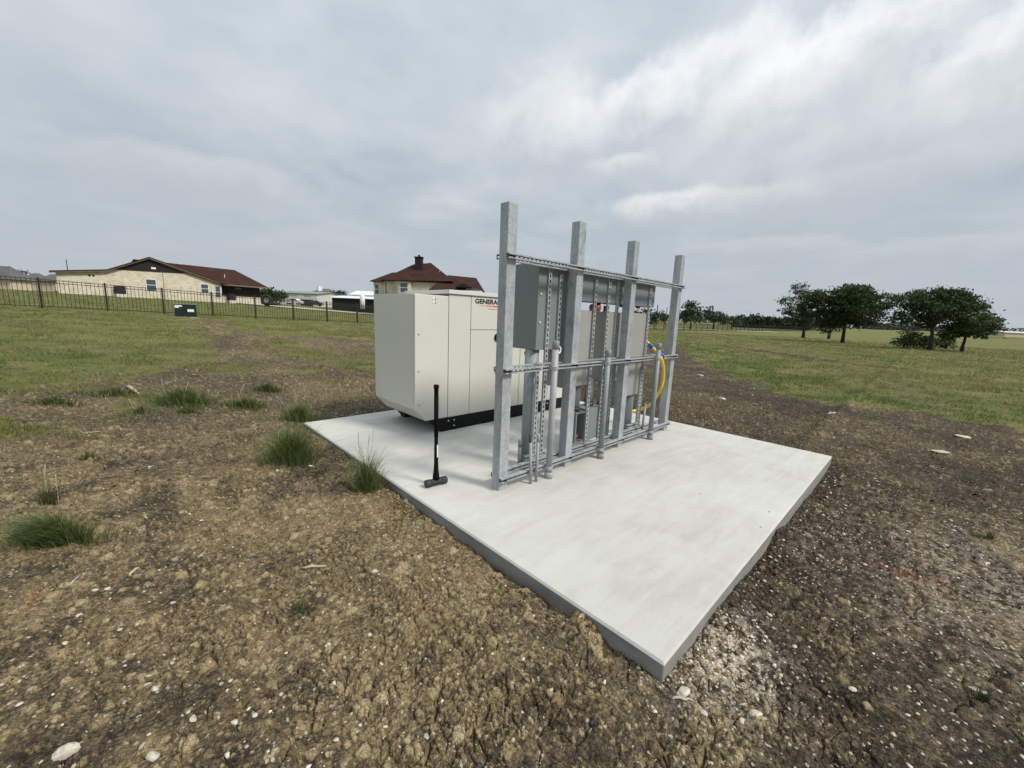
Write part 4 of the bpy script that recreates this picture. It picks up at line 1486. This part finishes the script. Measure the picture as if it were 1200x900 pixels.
def tree(label, px, pyb, lobes, depth=None, seed=1, leaf=.13, dens=1.0, col=((.018, .034, .012), (.058, .086, .028)), trunk_r=.2, name='oak_tree', group=None, forks=5, gap=.45, lean=0., cat='tree', stems=1, dz=0.):
    """lobes: (px, py, rx_px, ry_px) ellipses measured on the photo; built round the tree's own depth"""
    rng = np.random.default_rng(seed)
    if depth is None:
        p = at(px, pyb); X, depth = to_c(p[0], p[1])
    else:
        X, _ = cpt(px, pyb, depth)
    bx, by = from_c(X, depth); bz = float(terr(bx, by))-.05+dz
    t = thing(name, label, cat, (bx, by, bz), -YAW, group)
    k = depth/F_PX/math.cos(math.atan2(abs(X), depth))*math.cos(math.atan2(abs(X), depth))
    L = []
    for (lx, ly, rx, ry) in lobes:
        Xl, zl = cpt(lx, ly, depth)
        L.append((Xl-X, rng.normal()*rx*k*.25, zl-bz, rx*k, rx*k*.85, ry*k))
    # trunk and limbs
    m = MB()
    crown_c = np.mean([[l[0], l[1], l[2]] for l in L], axis=0)
    H = crown_c[2]
    for s_ in range(stems):
        ox = (s_-(stems-1)/2)*trunk_r*2.2
        fork = Vector((ox*1.6+crown_c[0]*.25, 0, H*.52))
        m.tube([(ox, 0, -.2), (ox*1.1+lean*.3, .03, H*.2), (ox*1.3+lean*.6+crown_c[0]*.1, -.02, H*.38), tuple(fork)], [trunk_r*1.35, trunk_r, trunk_r*.85, trunk_r*.7], 8)
        for i, l in enumerate(L):
            if stems > 1 and i % stems != s_: continue
            for q in range(max(1, forks//2)):
                e = Vector((l[0]+rng.normal()*l[3]*.35, l[1]+rng.normal()*l[4]*.35, l[2]+rng.normal()*l[5]*.3))
                mid = fork.lerp(e, .5)+Vector((rng.normal()*.15, rng.normal()*.15, -.05*H))
                m.tube([tuple(fork), tuple(mid), tuple(e)], [trunk_r*.5, trunk_r*.28, trunk_r*.08], 6)
    m.build('trunk', 'bark', t, smooth=True)
    PT = []; CO = []
    for l in L:
        vol = l[3]*l[4]*l[5]
        nc = int(max(6, 15*dens*(l[3]*l[5])/(leaf*leaf)/28))       # twig clumps per lobe
        d = rng.normal(size=(nc, 3)); d /= np.linalg.norm(d, axis=1)[:, None]
        rad = (gap+(1.06-gap)*rng.random(nc)**.6)[:, None]
        c = np.array(l[:3])+d*rad*np.array(l[3:])
        for ci in c:
            nl = int(26*(.6+.8*rng.random()))
            sp_ = leaf*2.0*(.6+.6*rng.random())
            pt = ci+rng.normal(size=(nl, 3))*np.array([sp_*1.25, sp_*1.25, sp_*.62])
            u = np.clip(.15+.55*rng.random()+.3*rng.random(nl), 0, 1)[:, None]
            PT.append(pt); CO.append(np.array(col[0])*(1-u)+np.array(col[1])*u)
    PT = np.concatenate(PT); CO = np.concatenate(CO)
    V, Fc, C = leaf_cloud(PT, leaf, CO, rng)
    np_mesh('crown', V, Fc, 'leaves', C, parent=t)
    return t


tree('broad dark green oak, left of the two big trees in the right field', 987, 402,
     [(962, 358, 18, 17), (985, 350, 20, 15), (1005, 352, 20, 15), (1027, 354, 17, 10), (972, 374, 16, 11), (1010, 370, 20, 12), (990, 362, 24, 15), (955, 347, 9, 6), (1002, 341, 14, 6)], seed=3, leaf=.125, trunk_r=.17, dens=1.2)
tree('spreading dark oak with an umbrella crown in the middle of the right field trees', 1089, 410.5,
     [(1062, 352, 16, 8), (1075, 362, 20, 9), (1090, 347, 18, 9), (1108, 353, 18, 13), (1118, 345, 14, 7), (1100, 366, 22, 12), (1058, 373, 14, 7), (1080, 377, 12, 6), (1128, 356, 14, 12)], seed=5, leaf=.115, trunk_r=.16, dens=1.1)
tree('lighter green tree at the right end of the field trees', 1127, 412,
     [(1132, 362, 18, 15), (1146, 369, 16, 13), (1128, 380, 20, 12), (1143, 386, 16, 10), (1118, 388, 12, 9), (1153, 380, 8, 9)], seed=6, leaf=.115, trunk_r=.12,
     col=((.028, .045, .014), (.080, .105, .034)), dens=1.25)
tree('tall sparse grey green tree left of the broad dark oak', 941, 396,
     [(934, 338, 8, 6), (938, 350, 8, 8), (921, 352, 8, 6), (922, 363, 9, 7), (938, 370, 10, 12), (948, 378, 8, 9), (928, 373, 7, 6)], seed=8, leaf=.13, trunk_r=.2,
     col=((.040, .052, .026), (.085, .10, .050)), dens=.62, gap=.2)
tree('thin multi stemmed small tree under the broad dark oak', 971, 397, [(966, 384, 8, 6), (978, 384, 8, 6), (972, 378, 9, 6)], seed=9, leaf=.13, trunk_r=.07, stems=3, dens=.7, group=None)
tree('low green bush under the umbrella oak', 1070, 408, [(1060, 400, 9, 6), (1072, 399, 10, 7), (1083, 402, 9, 6), (1066, 392, 7, 5)], seed=10, leaf=.12, trunk_r=.05, name='bush', cat='bush',
     col=((.035, .055, .016), (.095, .125, .04)), dens=1.1)
tree('low green bush between the umbrella oak and the lighter tree', 1108, 409, [(1103, 402, 9, 6), (1113, 402, 8, 6), (1108, 395, 8, 5)], seed=11, leaf=.12, trunk_r=.05, name='bush', cat='bush',
     col=((.035, .055, .016), (.095, .125, .04)), dens=1.)
tree('round dark tree just right of the last rack post', 809, 386, [(803, 369, 7, 6), (812, 364, 8, 7), (808, 359, 7, 5), (817, 371, 6, 5), (807, 372, 9, 5)], depth=95, seed=12, leaf=.26, trunk_r=.22, col=((.022, .040, .014), (.060, .085, .030)))
tree('dark tree second right of the last rack post', 836, 386, [(829, 369, 7, 6), (838, 371, 8, 6), (832, 364, 5, 4), (844, 374, 5, 5)], depth=110, seed=13, leaf=.28, trunk_r=.2)
tree('small dark tree beyond the fence, third right of the last rack post', 857, 384, [(854, 375, 8, 4.5), (863, 377, 6, 4)], depth=130, seed=14, leaf=.3, trunk_r=.16)
tree('slim dark sapling beyond the fence, seen left of the last rack post', 766, 387, [(766, 375, 4.5, 4), (767, 370, 3.5, 3.5)], depth=85, seed=15, leaf=.2, trunk_r=.09, dens=1.4)
tree('small dark sapling beyond the fence, nearest the last rack post', 779, 387, [(778, 374, 4, 4), (777, 370, 3, 3)], depth=90, seed=16, leaf=.2, trunk_r=.09, dens=1.4)
tree('dark round tree seen through the gap under the wireway', 752, 380, [(748, 369, 8, 5), (757, 367, 7, 5)], depth=120, seed=17, leaf=.3, trunk_r=.2)
tree('dark leafy tree beside the right eave of the limestone house', 314, 353, [(311, 345, 7, 6), (318, 343, 6, 5), (315, 350, 7, 5)], depth=72, seed=18, leaf=.2, trunk_r=.15, dens=1.3)
tree('low dark shrub right of the leafy tree by the limestone house', 328, 354, [(326, 347, 6, 4), (332, 346, 5, 3), (324, 351, 6, 3)], depth=76, seed=19, leaf=.2, trunk_r=.1, dens=1.2, name='bush', cat='bush')
tree('green tree rising above the dark shed', 395, 352, [(392, 347, 6, 4), (399, 345, 6, 4), (386, 350, 5, 3)], depth=100, seed=20, leaf=.26, trunk_r=.2, dens=1.2)
tree('small tree above the grey roofs left of the limestone house', 27, 330, [(26, 321, 4, 3)], depth=120, seed=21, leaf=.26, trunk_r=.12, dens=1.0, col=((.03, .03, .028), (.06, .06, .05)))


# dark conifer row behind the far fence
def conifers():
    rng = np.random.default_rng(31)
    i = 0
    for px in np.arange(866, 950, 5.2):
        top = 372.5+rng.normal()*1.6+(px-866)*.045
        w = 4.2+rng.random()*1.6
        tree('dark conifer in the dense row behind the far right fence', float(px), 389, [(float(px), 384.5, w*1.2, 3.6), (float(px), 379.5, w, 3.4), (float(px), top+2.6, w*.6, 3.0)],
             depth=165+rng.random()*12, seed=200+i, leaf=.55, trunk_r=.2, dens=1.7, name='conifer', group='conifer row behind the far fence', col=((.012, .022, .010), (.030, .046, .020)), forks=2)
        i += 1


conifers()


def far_woods():
    """wooded ridge along the horizon"""
    rng = np.random.default_rng(40)
    P = []; C = []
    for X in np.arange(-560, 900, 2.6):
        Y = 520+60*math.sin(X*.013)
        hgt = 5.5+3.5*vnoise(np.array([X*.02]), np.array([.5]), 5)[0]+3*vnoise(np.array([X*.11]), np.array([.5]), 6)[0]
        x, y = from_c(X, Y)
        z0 = float(terr(x, y))
        n = 26
        q = np.column_stack([x+rng.normal(size=n)*2.2, y+rng.normal(size=n)*4., z0-1+rng.random(n)**.7*hgt])
        P.append(q)
        u = rng.random((n, 1))*.6+rng.random()*.4
        C.append(np.array((.035, .048, .038))*(1-u)+np.array((.060, .075, .055))*u)
    P = np.concatenate(P); C = np.concatenate(C)
    V, Fc, CC = leaf_cloud(P, 1.5, C, rng)
    o = np_mesh('distant_woods', V, Fc, 'leaves', CC)
    struct(o, 'stuff'); tag(o, 'dark wooded ridge along the far horizon', 'woods')


far_woods()


# ---------------------------------------------------------------- turf, gravel
def blades(pos, h, w, lean, col, rng, seg=1):
    """grass blades: one bent strip (seg=2) or one triangle (seg=1) each"""
    n = len(pos)
    th = rng.random(n)*2*math.pi
    sx, sy = np.cos(th)*w*.5, np.sin(th)*w*.5
    ld = rng.random(n)*2*math.pi if lean.ndim == 1 else np.arctan2(lean[:, 1], lean[:, 0])
    lm = lean if lean.ndim == 1 else np.hypot(lean[:, 0], lean[:, 1])
    lx, ly = np.cos(ld)*lm, np.sin(ld)*lm
    z0 = np.zeros(n)
    b0 = pos+np.column_stack([-sx, -sy, z0-.01]); b1 = pos+np.column_stack([sx, sy, z0-.01])
    c4 = np.column_stack([col, np.ones(n)])
    if seg == 1:
        tip = pos+np.column_stack([lx*h, ly*h, h])
        V = np.stack([b0, b1, tip], 1).reshape(-1, 3)
        return V, np.arange(3*n).reshape(n, 3), np.repeat(c4, 3, axis=0)
    m = pos+np.column_stack([lx*h*.3, ly*h*.3, h*.55])
    s3 = np.column_stack([sx, sy, z0])*.75
    m2 = pos+np.column_stack([lx*h*.75, ly*h*.75, h*.88])
    s4 = np.column_stack([sx, sy, z0])*.45
    tip = pos+np.column_stack([lx*h*1.25, ly*h*1.25, h*(1.0-.12*np.minimum(lm, 1.5))])
    V = np.stack([b0, b1, m+s3, m-s3, m2+s4, m2-s4, tip], 1).reshape(-1, 3)
    base = np.arange(n)[:, None]*7
    T = np.array([[0, 1, 2], [0, 2, 3], [3, 2, 4], [3, 4, 5], [5, 4, 6]])
    Fc = (base[:, :, None]+T[None]).reshape(-1, 3)
    return V, Fc, np.repeat(c4, 7, axis=0)


def build_turf():
    rng = np.random.default_rng(51)
    N = 420000
    r = np.exp(rng.random(N)*(math.log(75)-math.log(5.0))+math.log(5.0))
    a = np.radians(rng.random(N)*116-58)
    x, y = from_c(r*np.sin(a), r*np.cos(a))
    g = grass_mask(x, y)
    clump = fbm(x, y, .5, 3, 170)
    keep = rng.random(N) < g*(.25+1.3*sm(clump, .38, .62))
    x, y, r, g, clump = x[keep], y[keep], r[keep], g[keep], clump[keep]
    n = len(x)
    z = relief(x, y)
    pos = np.column_stack([x, y, z])
    h = (.030+.042*rng.random(n))*(.7+.7*sm(clump, .4, .7))*(1+.006*r)
    X, Y = to_c(x, y)
    rough = sm(X, 6, 14)                                 # the right-hand field is longer and drier
    h *= 1+.5*rough
    w = .004+.0008*r
    u = np.clip(fbm(x, y, 2.4, 4, 180)*1.6-.55+.35*(rng.random(n)-.5)+.32*rough+.06, 0, 1)[:, None]
    green = np.array((.122, .142, .036)); dry = np.array((.29, .25, .11)); lush = np.array((.085, .155, .030))
    col = green*(1-u)+dry*u
    # greener strip where the field meets the bare soil
    sd = -poly_sd(x, y, DIRT)
    lu = (np.exp(-((sd-1.0)/1.3)**2)*(X > 4)*.75+.5*sm(fbm(x, y, 4., 3, 190), .58, .68))[:, None]
    lu = np.clip(lu, 0, .9)
    col = col*(1-lu)+lush*lu
    col *= (.75+.5*rng.random(n))[:, None]
    V, Fc, C = blades(pos, h, w, .5+.7*rng.random(n), col, rng)
    o = np_mesh('turf', V, Fc, 'blades', C)
    struct(o, 'stuff'); tag(o, 'short olive green grass over the slope and the field', 'grass')


build_turf()


def build_litter():
    """dry straw lying about and single sprouts coming up through the soil"""
    rng = np.random.default_rng(57)
    N = 9000
    r = np.exp(rng.random(N)*(math.log(14)-math.log(1.6))+math.log(1.6))
    a = np.radians(rng.random(N)*118-59)
    x, y = from_c(r*np.sin(a), r*np.cos(a))
    X, Y = to_c(x, y)
    den = sm(fbm(x, y, .9, 3, 240), .46, .66)*(.25+.75*sm(X, -.5, -2.5)+.3*sm(r, 5, 9))
    ok = (rng.random(N) < den*.55) & ~((x > -.03) & (x < PADX+.03) & (y > -.03) & (y < PADY+.03)) & (grass_mask(x, y) < .6)
    x, y, r = x[ok], y[ok], r[ok]; n = len(x)
    green = rng.random(n) < .42
    h = np.where(green, .018+.035*rng.random(n), .005+.006*rng.random(n))
    lean = np.where(green, .3+.8*rng.random(n), 5+7*rng.random(n))
    col = np.where(green[:, None], np.array((.085, .12, .035))*(.7+.6*rng.random((n, 1))), np.array((.34, .285, .175))*(.6+.6*rng.random((n, 1))))
    pos = np.column_stack([x, y, relief(x, y)+.006])
    V, Fc, C = blades(pos, h, .0022+.0006*r, lean, col, rng, 1)
    o = np_mesh('dry_litter', V, Fc, 'blades', C)
    struct(o, 'stuff'); tag(o, 'dry straw and tiny sprouts strewn over the bare soil', 'litter')


build_litter()

ICO_V = None


def ico():
    bm = bmesh.new(); bmesh.ops.create_icosphere(bm, subdivisions=1, radius=1)
    V = np.array([v.co[:] for v in bm.verts]); Fc = np.array([[v.index for v in f.verts] for f in bm.faces]); bm.free()
    return V, Fc


def scatter_stones(name, label, cat, x, y, size, col, rng, sink=.3, flat=.55):
    V0, F0 = ico()
    n = len(x)
    z = relief(x, y)
    J = 1+.75*(rng.random((n, len(V0)))-.5)
    sc = np.column_stack([size*(.7+.7*rng.random(n)), size*(.6+.5*rng.random(n)), size*flat*(.6+.7*rng.random(n))])
    P = V0[None]*J[:, :, None]*sc[:, None, :]
    th = rng.random(n)*2*math.pi
    c, s = np.cos(th)[:, None], np.sin(th)[:, None]
    tl = (rng.random(n)-.5)[:, None]*.7
    Px = P[:, :, 0]*c-P[:, :, 1]*s; Py = P[:, :, 0]*s+P[:, :, 1]*c; Pz = P[:, :, 2]+Px*tl*.5
    W = np.stack([Px+x[:, None], Py+y[:, None], Pz+(z+sc[:, 2]*(1-2*sink))[:, None]], -1).reshape(-1, 3)
    Fc = (np.arange(n)[:, None, None]*len(V0)+F0[None]).reshape(-1, 3)
    C = np.repeat(np.column_stack([col, np.ones(n)]), len(V0), axis=0)
    o = np_mesh(name, W, Fc, 'pebbles', C)
    struct(o, 'stuff'); tag(o, label, cat)
    return o


def build_gravel():
    rng = np.random.default_rng(61)
    # pale limestone chips
    N = 5200
    r = np.exp(rng.random(N)*(math.log(13)-math.log(1.0))+math.log(1.0))
    a = np.radians(rng.random(N)*120-60)
    x, y = from_c(r*np.sin(a), r*np.cos(a))
    c1 = np.array(CHALK1)+rng.normal(size=(420, 2))*np.array([.21, .12]); c2 = np.array(CHALK2)+rng.normal(size=(420, 2))*np.array([1.1, .9])
    # rubble trodden in along the pad's near edge
    c3 = np.column_stack([rng.random(220)*4.4, -.03-np.abs(rng.normal(size=220))*.16])
    x = np.concatenate([x, c1[:, 0], c2[:, 0], c3[:, 0]]); y = np.concatenate([y, c1[:, 1], c2[:, 1], c3[:, 1]])
    inpad = (x > -.01) & (x < PADX+.01) & (y > -.01) & (y < PADY+.01)
    g = grass_mask(x, y)
    X, Y = to_c(x, y)
    ok = (~inpad) & (g < .45)
    dn = fbm(x, y, .8, 3, 210)
    idx = np.arange(len(x))
    ok &= (rng.random(len(x)) < (.10+.75*sm(dn, .42, .66)+.3*sm(X, 1., 3.))) | (idx >= 5200)
    ok &= (rng.random(len(x)) < .6) | (idx >= 5200)
    x, y = x[ok], y[ok]
    n = len(x); r = np.hypot(*to_c(x, y))
    size = (.0022+.0075*rng.random(n)**3)*(1+.12*r)
    big = rng.random(n) < .035
    size = np.where(big, size*1.9, size)
    u = rng.random((n, 1)); v = (.72+.4*rng.random((n, 1)))
    col = (np.array((.66, .60, .48))*(1-u)+np.array((.44, .35, .23))*u)*v
    scatter_stones('gravel', 'pale limestone chips scattered over the bare soil', 'gravel', x, y, size, col, rng)
    # crumbled clods
    N = 6500
    r = np.exp(rng.random(N)*(math.log(9)-math.log(1.0))+math.log(1.0))
    a = np.radians(rng.random(N)*120-60)
    x, y = from_c(r*np.sin(a), r*np.cos(a))
    k = 700
    hx = np.concatenate([x, -.02-np.abs(rng.normal(size=k))*.14, rng.random(k)*4.5]); hy = np.concatenate([y, rng.random(k)*4.6, -.02-np.abs(rng.normal(size=k))*.13])
    x, y = hx, hy
    inpad = (x > -.008) & (x < PADX+.008) & (y > -.008) & (y < PADY+.008)
    ok = (~inpad) & (grass_mask(x, y) < .5)
    x, y = x[ok], y[ok]; n = len(x); r = np.hypot(*to_c(x, y))
    size = (.0032+.010*rng.random(n)**4)*(1+.07*r)
    tanm = np.clip(fbm(x, y, .5, 3, 131)*2-.6, 0, 1)[:, None]
    X, Y = to_c(x, y)
    tanm *= (1-.6*sm(X, 1., 2.4))[:, None]
    col = (np.array((.052, .040, .028))*(1-tanm)+np.array((.23, .165, .085))*tanm)*(.7+.6*rng.random((n, 1)))
    scatter_stones('soil_clods', 'crumbled brown and tan soil clods over the bare ground', 'soil', x, y, size, col, rng, .38, .6)


build_gravel()


# ---------------------------------------------------------------- single rocks
def rock(label, px, py, w, d, h, seed, name='rock', grey=False):
    rng = np.random.default_rng(seed)
    p = at(px, py)
    z = float(relief(np.array([p[0]]), np.array([p[1]]))[0])
    bm = bmesh.new(); bmesh.ops.create_icosphere(bm, subdivisions=2, radius=1)
    off = rng.random(3)*10
    planes = [(rng.normal(size=3), .55+.35*rng.random()) for _ in range(9)]
    for v in bm.verts:
        c = np.array(v.co[:])
        for nrm, dd in planes:
            nn = nrm/np.linalg.norm(nrm); q = c@nn
            if q > dd: c = c-nn*(q-dd)
        c *= 1+.10*(rng.random()-.5)
        v.co = Vector((c[0]*w/2, c[1]*d/2, c[2]*h/2))
    me = bpy.data.meshes.new(name); bm.to_mesh(me); bm.free()
    me.materials.append(MATS['limestone_rock'])
    o = bpy.data.objects.new(name, me); COL.objects.link(o)
    o.location = (p[0], p[1], z+h*.18); o.rotation_euler = (rng.normal()*.12, rng.normal()*.12, -YAW+rng.normal()*.5)
    return tag(o, label, 'rock', 'loose limestone rocks')


ROCKS = [
    ('large pale limestone rock at the bottom left corner', 78, 881, .085, .06, .05),
    ('pale rock at the bottom edge, just right of the largest corner rock', 180, 893, .05, .035, .03),
    ('flat whitish stone on tan clay above the bottom left corner', 227, 846, .05, .025, .02),
    ('small bright white stone between the corner rock and the grey stick', 182, 812, .034, .022, .02),
    ('pale stone alone near the left edge, level with the small bright white stone', 22, 826, .028, .02, .016),
    ('ragged whitish stone below the long grass clump at left', 94, 722, .040, .022, .022),
    ('left one of two touching white stones below the long grass clump', 113, 695, .042, .02, .018),
    ('right one of two touching white stones below the long grass clump', 126, 692, .036, .022, .018),
    ('pale angular stone below the two touching white stones', 77, 757, .032, .022, .018),
    ('round tan stone on bare soil below the tiny grass sprig', 276, 852, .032, .028, .022),
    ('small white stone near the bottom edge, left of centre', 394, 868, .026, .02, .015),
    ('white triangular stone right of the tiny grass sprig', 433, 746, .026, .02, .018),
    ('pale oblong stone left of the tiny grass sprig', 202, 706, .036, .018, .014),
    ('round tan stone right of the grey stick on the left soil', 439, 674, .045, .034, .03),
    ('white egg shaped pebble on cracked soil left of the pad corner', 453, 821, .026, .022, .02),
    ('white pebble near the bottom edge below the egg shaped pebble', 500, 864, .026, .02, .018),
    ('whitish stone on dark soil at bottom right, away from the pad', 999, 806, .045, .028, .024),
    ('tan stone close to the right side of the pad', 901, 724, .035, .028, .024),
    ('pale stone at the edge of the chalky spill by the pad corner', 931, 757, .04, .024, .02),
    ('pale slab of stone near the right edge of the dark soil', 1145, 810, .07, .03, .022),
    ('flat grey blue stone in the chalky spill below the pad corner', 884, 843, .06, .03, .012),
    ('white stone at the lower edge of the chalky spill', 823, 846, .035, .026, .022),
    ('round white stone beneath the chalky spill at the bottom', 838, 866, .034, .028, .022),
    ('large flat limestone rock near the grass edge at right', 1128, 513, .26, .12, .07),
    ('second flat limestone rock, left of the largest one near the right grass', 1102, 531, .22, .08, .05),
    ('pale rock by the green grass edge behind the pad', 976, 487, .28, .1, .06),
    ('tan rock on reddish soil just right of the last rack post', 821, 441, .26, .14, .10),
    ('small tan rock on the soil behind the pad, near the rack', 846, 468, .17, .09, .07),
    ('pale rock in the chalk patch close beside the pad corner', 800, 815, .075, .05, .035),
    ('white stone beside the big grass clump left of the pad', 325, 553, .045, .03, .025),
    ('small white stone between the big grass clump and the weed at the pad', 364, 548, .045, .03, .025),
]
for i, (lab, px, py, w, d, h) in enumerate(ROCKS):
    rock(lab, px, py, w, d, h, 300+i)


# ---------------------------------------------------------------- sticks
def stick(label, p0, p1, r, mat, seed, flat=False):
    rng = np.random.default_rng(seed)
    a, b_ = at(*p0), at(*p1)
    n = 6; pts = []
    for i in range(n):
        t = i/(n-1)
        q = a+(b_-a)*t
        z = float(relief(np.array([q[0]]), np.array([q[1]]))[0])
        pts.append([q[0]+rng.normal()*.003, q[1]+rng.normal()*.003, z])
    zz = max(p[2] for p in pts)
    for i, p in enumerate(pts): p[2] = pts[0][2]+(pts[-1][2]-pts[0][2])*i/(n-1)+r*.8
    o = MB().tube(pts, [r*.7, r, r*1.05, r, r*.9, r*.5], 7).build('stick', mat, smooth=True)
    return tag(o, label, 'stick', 'dry sticks on the soil')


stick('dry wooden stick lying on bare soil below the grassy slope', (149, 454), (163, 463), .028, 'stick_wood', 1)
stick('short pale stick on the soil between the grass clump and the tan stone', (353, 667), (382, 667), .008, 'stick_wood', 2)
stick('pale slanting stick beneath the long grass clump', (150, 675), (163, 666), .007, 'stick_wood', 3)
stick('thin slanting stick at the far left below the long grass clump', (81, 686), (95, 675), .005, 'stick_grey', 4)
stick('grey stick beside the chalky spill at the pad corner', (786, 824), (812, 823), .006, 'stick_grey', 5)
stick('thin straw coloured twig on the soil left of the rack pad', (100, 512), (118, 508), .007, 'stick_wood', 6)


# ---------------------------------------------------------------- grass clumps and weeds
def clump(label, px, py, rx, ry, n, h, seed, col=((.052, .088, .022), (.165, .215, .070)), stalks=0, width=.0045, sh=.5, spread=.55, cat='grass clump', name='grass_clump', ang=0., dirn=(0, 0), group='grass clumps on the bare soil'):
    rng = np.random.default_rng(seed)
    p = at(px, py)
    th = rng.random(n)*2*math.pi; rr = np.minimum(np.abs(rng.normal(size=n))*.48, 1.25)
    ex, ey = np.cos(th)*rr*rx, np.sin(th)*rr*ry
    # ellipse axes: along the view's right and forward directions, turned by ang
    ca, sa = math.cos(ang), math.sin(ang)
    ex, ey = ex*ca-ey*sa, ex*sa+ey*ca
    x = p[0]+ex*RH[0]+ey*FH[0]; y = p[1]+ex*RH[1]+ey*FH[1]
    z = relief(x, y)
    z = np.where((x > 0) & (x < PADX) & (y > 0) & (y < PADY), -.13, z)
    x = np.where((x > -.02) & (y > 0) & (y < PADY) & (x < .4), -.02-rng.random(n)*.04, x)
    z = relief(x, y)
    ox, oy = x-p[0], y-p[1]
    hh = h*(.35+.95*rng.random(n)**1.2)*(1.15-.55*np.minimum(rr, 1))
    lean = np.column_stack([ox, oy])/max(rx, ry)*spread*1.7*(.4+.9*rng.random(n))[:, None]+rng.normal(size=(n, 2))*.34+np.array(dirn)
    u = rng.random((n, 1))**1.3
    C0 = np.array(col[0])*(1-u)+np.array(col[1])*u
    dry = rng.random(n) < .17
    C0[dry] = np.array((.24, .20, .10))*(.7+.5*rng.random((dry.sum(), 1)))
    loc = np.array([p[0], p[1], float(terr(p[0], p[1]))])
    V, Fc, C = blades(np.column_stack([x, y, z])-loc, hh, np.full(n, width)*(.7+.6*rng.random(n)), lean, C0, rng, 2)
    t = thing(name, label, cat, tuple(loc), 0, group)
    struct(np_mesh('blades', V, Fc, 'blades', C, parent=t), 'stuff')
    m = MB()
    for k in range(stalks):
        bx, by = rng.normal()*rx*.35, rng.normal()*ry*.35
        if loc[0]+bx*RH[0]+by*FH[0] > -.02 and loc[1] > 0: bx, by = -.03, 0.
        bx, by = bx*RH[0]+by*FH[0], bx*RH[1]+by*FH[1]
        d = Vector((rng.normal()*.22, rng.normal()*.22, 1)).normalized()
        hs = sh*(.75+.4*rng.random())
        z0 = float(relief(np.array([loc[0]+bx]), np.array([loc[1]+by]))[0])-loc[2]
        q = [Vector((bx, by, z0))+d*hs*f_+Vector((0, 0, -.0))+Vector((d.x, d.y, 0))*hs*f_*f_*.3 for f_ in (0, .35, .7, .8, .92, 1.)]
        st = MB().tube(q, [.0022, .0018, .0015, .0030, .0036, .0008], 5).build('seed_stalk', 'stick_wood', t)
    return t


clump('big dense grass clump left of the pad corner', 343, 541, .27, .17, 2000, .31, 401, stalks=2, sh=.42)
clump('weedy grass tuft with tall seed stalks against the pad edge', 431, 574, .13, .10, 700, .27, 402, stalks=6, sh=.52)
clump('grass clump behind the big one, at the pad corner', 352, 493, .36, .16, 900, .22, 403, stalks=4, sh=.55, width=.006)
clump('long low grass clump near the left edge', 70, 637, .24, .085, 1700, .18, 404, ang=.28, dirn=(-.45, -.15), stalks=0)
clump('small faded grass tuft above the long clump at left', 58, 588, .10, .06, 260, .12, 405, col=((.035, .05, .018), (.12, .13, .055)), stalks=3, sh=.30)
clump('left one of the grass patches on bare soil in front of the slope', 215, 474, .46, .24, 1300, .20, 406, width=.010, col=((.055, .100, .022), (.15, .20, .058)), stalks=2, sh=.4)
clump('right one of the grass patches on bare soil in front of the slope', 288, 477, .40, .17, 600, .13, 407, width=.010, col=((.055, .095, .022), (.15, .19, .058)), stalks=3, sh=.35)
clump('thin grass patch below the left grass patch', 220, 484, .22, .08, 240, .10, 408, width=.009, col=((.055, .095, .022), (.15, .19, .058)))
clump('grass patch by the trodden path in front of the slope', 313, 458, .35, .15, 420, .12, 409, width=.010, col=((.035, .070, .016), (.08, .125, .036)))
clump('tiny green sprig alone on the cracked soil', 351, 712, .045, .03, 70, .07, 410, width=.004)
clump('small green tuft on the soil left of the big clump', 102, 538, .09, .05, 150, .08, 411, width=.006)
clump('small dull tuft in front of the left grass patch', 166, 487, .16, .07, 150, .10, 412, width=.008, col=((.04, .06, .02), (.12, .13, .05)), stalks=3, sh=.25)
clump('faint grey green sprig on the dark soil right of the pad', 934, 706, .06, .04, 60, .05, 413, width=.004, col=((.04, .055, .03), (.10, .12, .08)))
clump('small green sprig among chips near the right edge', 1160, 632, .08, .05, 70, .06, 414, width=.005, col=((.04, .055, .03), (.10, .12, .06)))
clump('low weed on the dark soil at the lower right edge', 1150, 822, .07, .04, 90, .05, 415, width=.005, col=((.03, .045, .02), (.08, .10, .04)))
clump('thin grass patch at left, on the stony soil below the slope', 130, 462, .55, .25, 520, .10, 416, width=.010, col=((.045, .075, .02), (.12, .14, .045)))
clump('sparse grass strip left of the stick below the slope', 62, 474, .45, .16, 380, .10, 417, width=.010, col=((.045, .07, .02), (.12, .13, .045)))

# a fallen scrap of red marking flag
p = at(1101, 686)
m = MB().box(-.016, .016, -.01, .01, 0, .012)
fl = m.build('marker_scrap', 'red_plastic', None, .003)
fl.location = (p[0], p[1], float(relief(np.array([p[0]]), np.array([p[1]]))[0])+.002)
fl.rotation_euler = (.2, .1, .4)
tag(fl, 'scrap of red marker lying on the soil right of the pad', 'marker')

# little debris on the pad
for i, (px, py, lab) in enumerate(((605, 566, 'tiny chip on the pad by the thin conduit stubs'), (821, 579, 'small dark chip on the pad in front of the rack, left one'),
                                   (902, 600, 'small dark chip on the pad near its right edge'), (892, 618, 'small dark chip on the pad, nearest its right edge'))):
    q = atz(px, py, 0)
    o = rock(lab, 78, 881, .022, .014, .012, 500+i, 'chip'); o.location = (q[0], q[1], .004); o['category'] = 'chip'; o['group'] = 'chips on the pad'

bpy.context.view_layer.update()
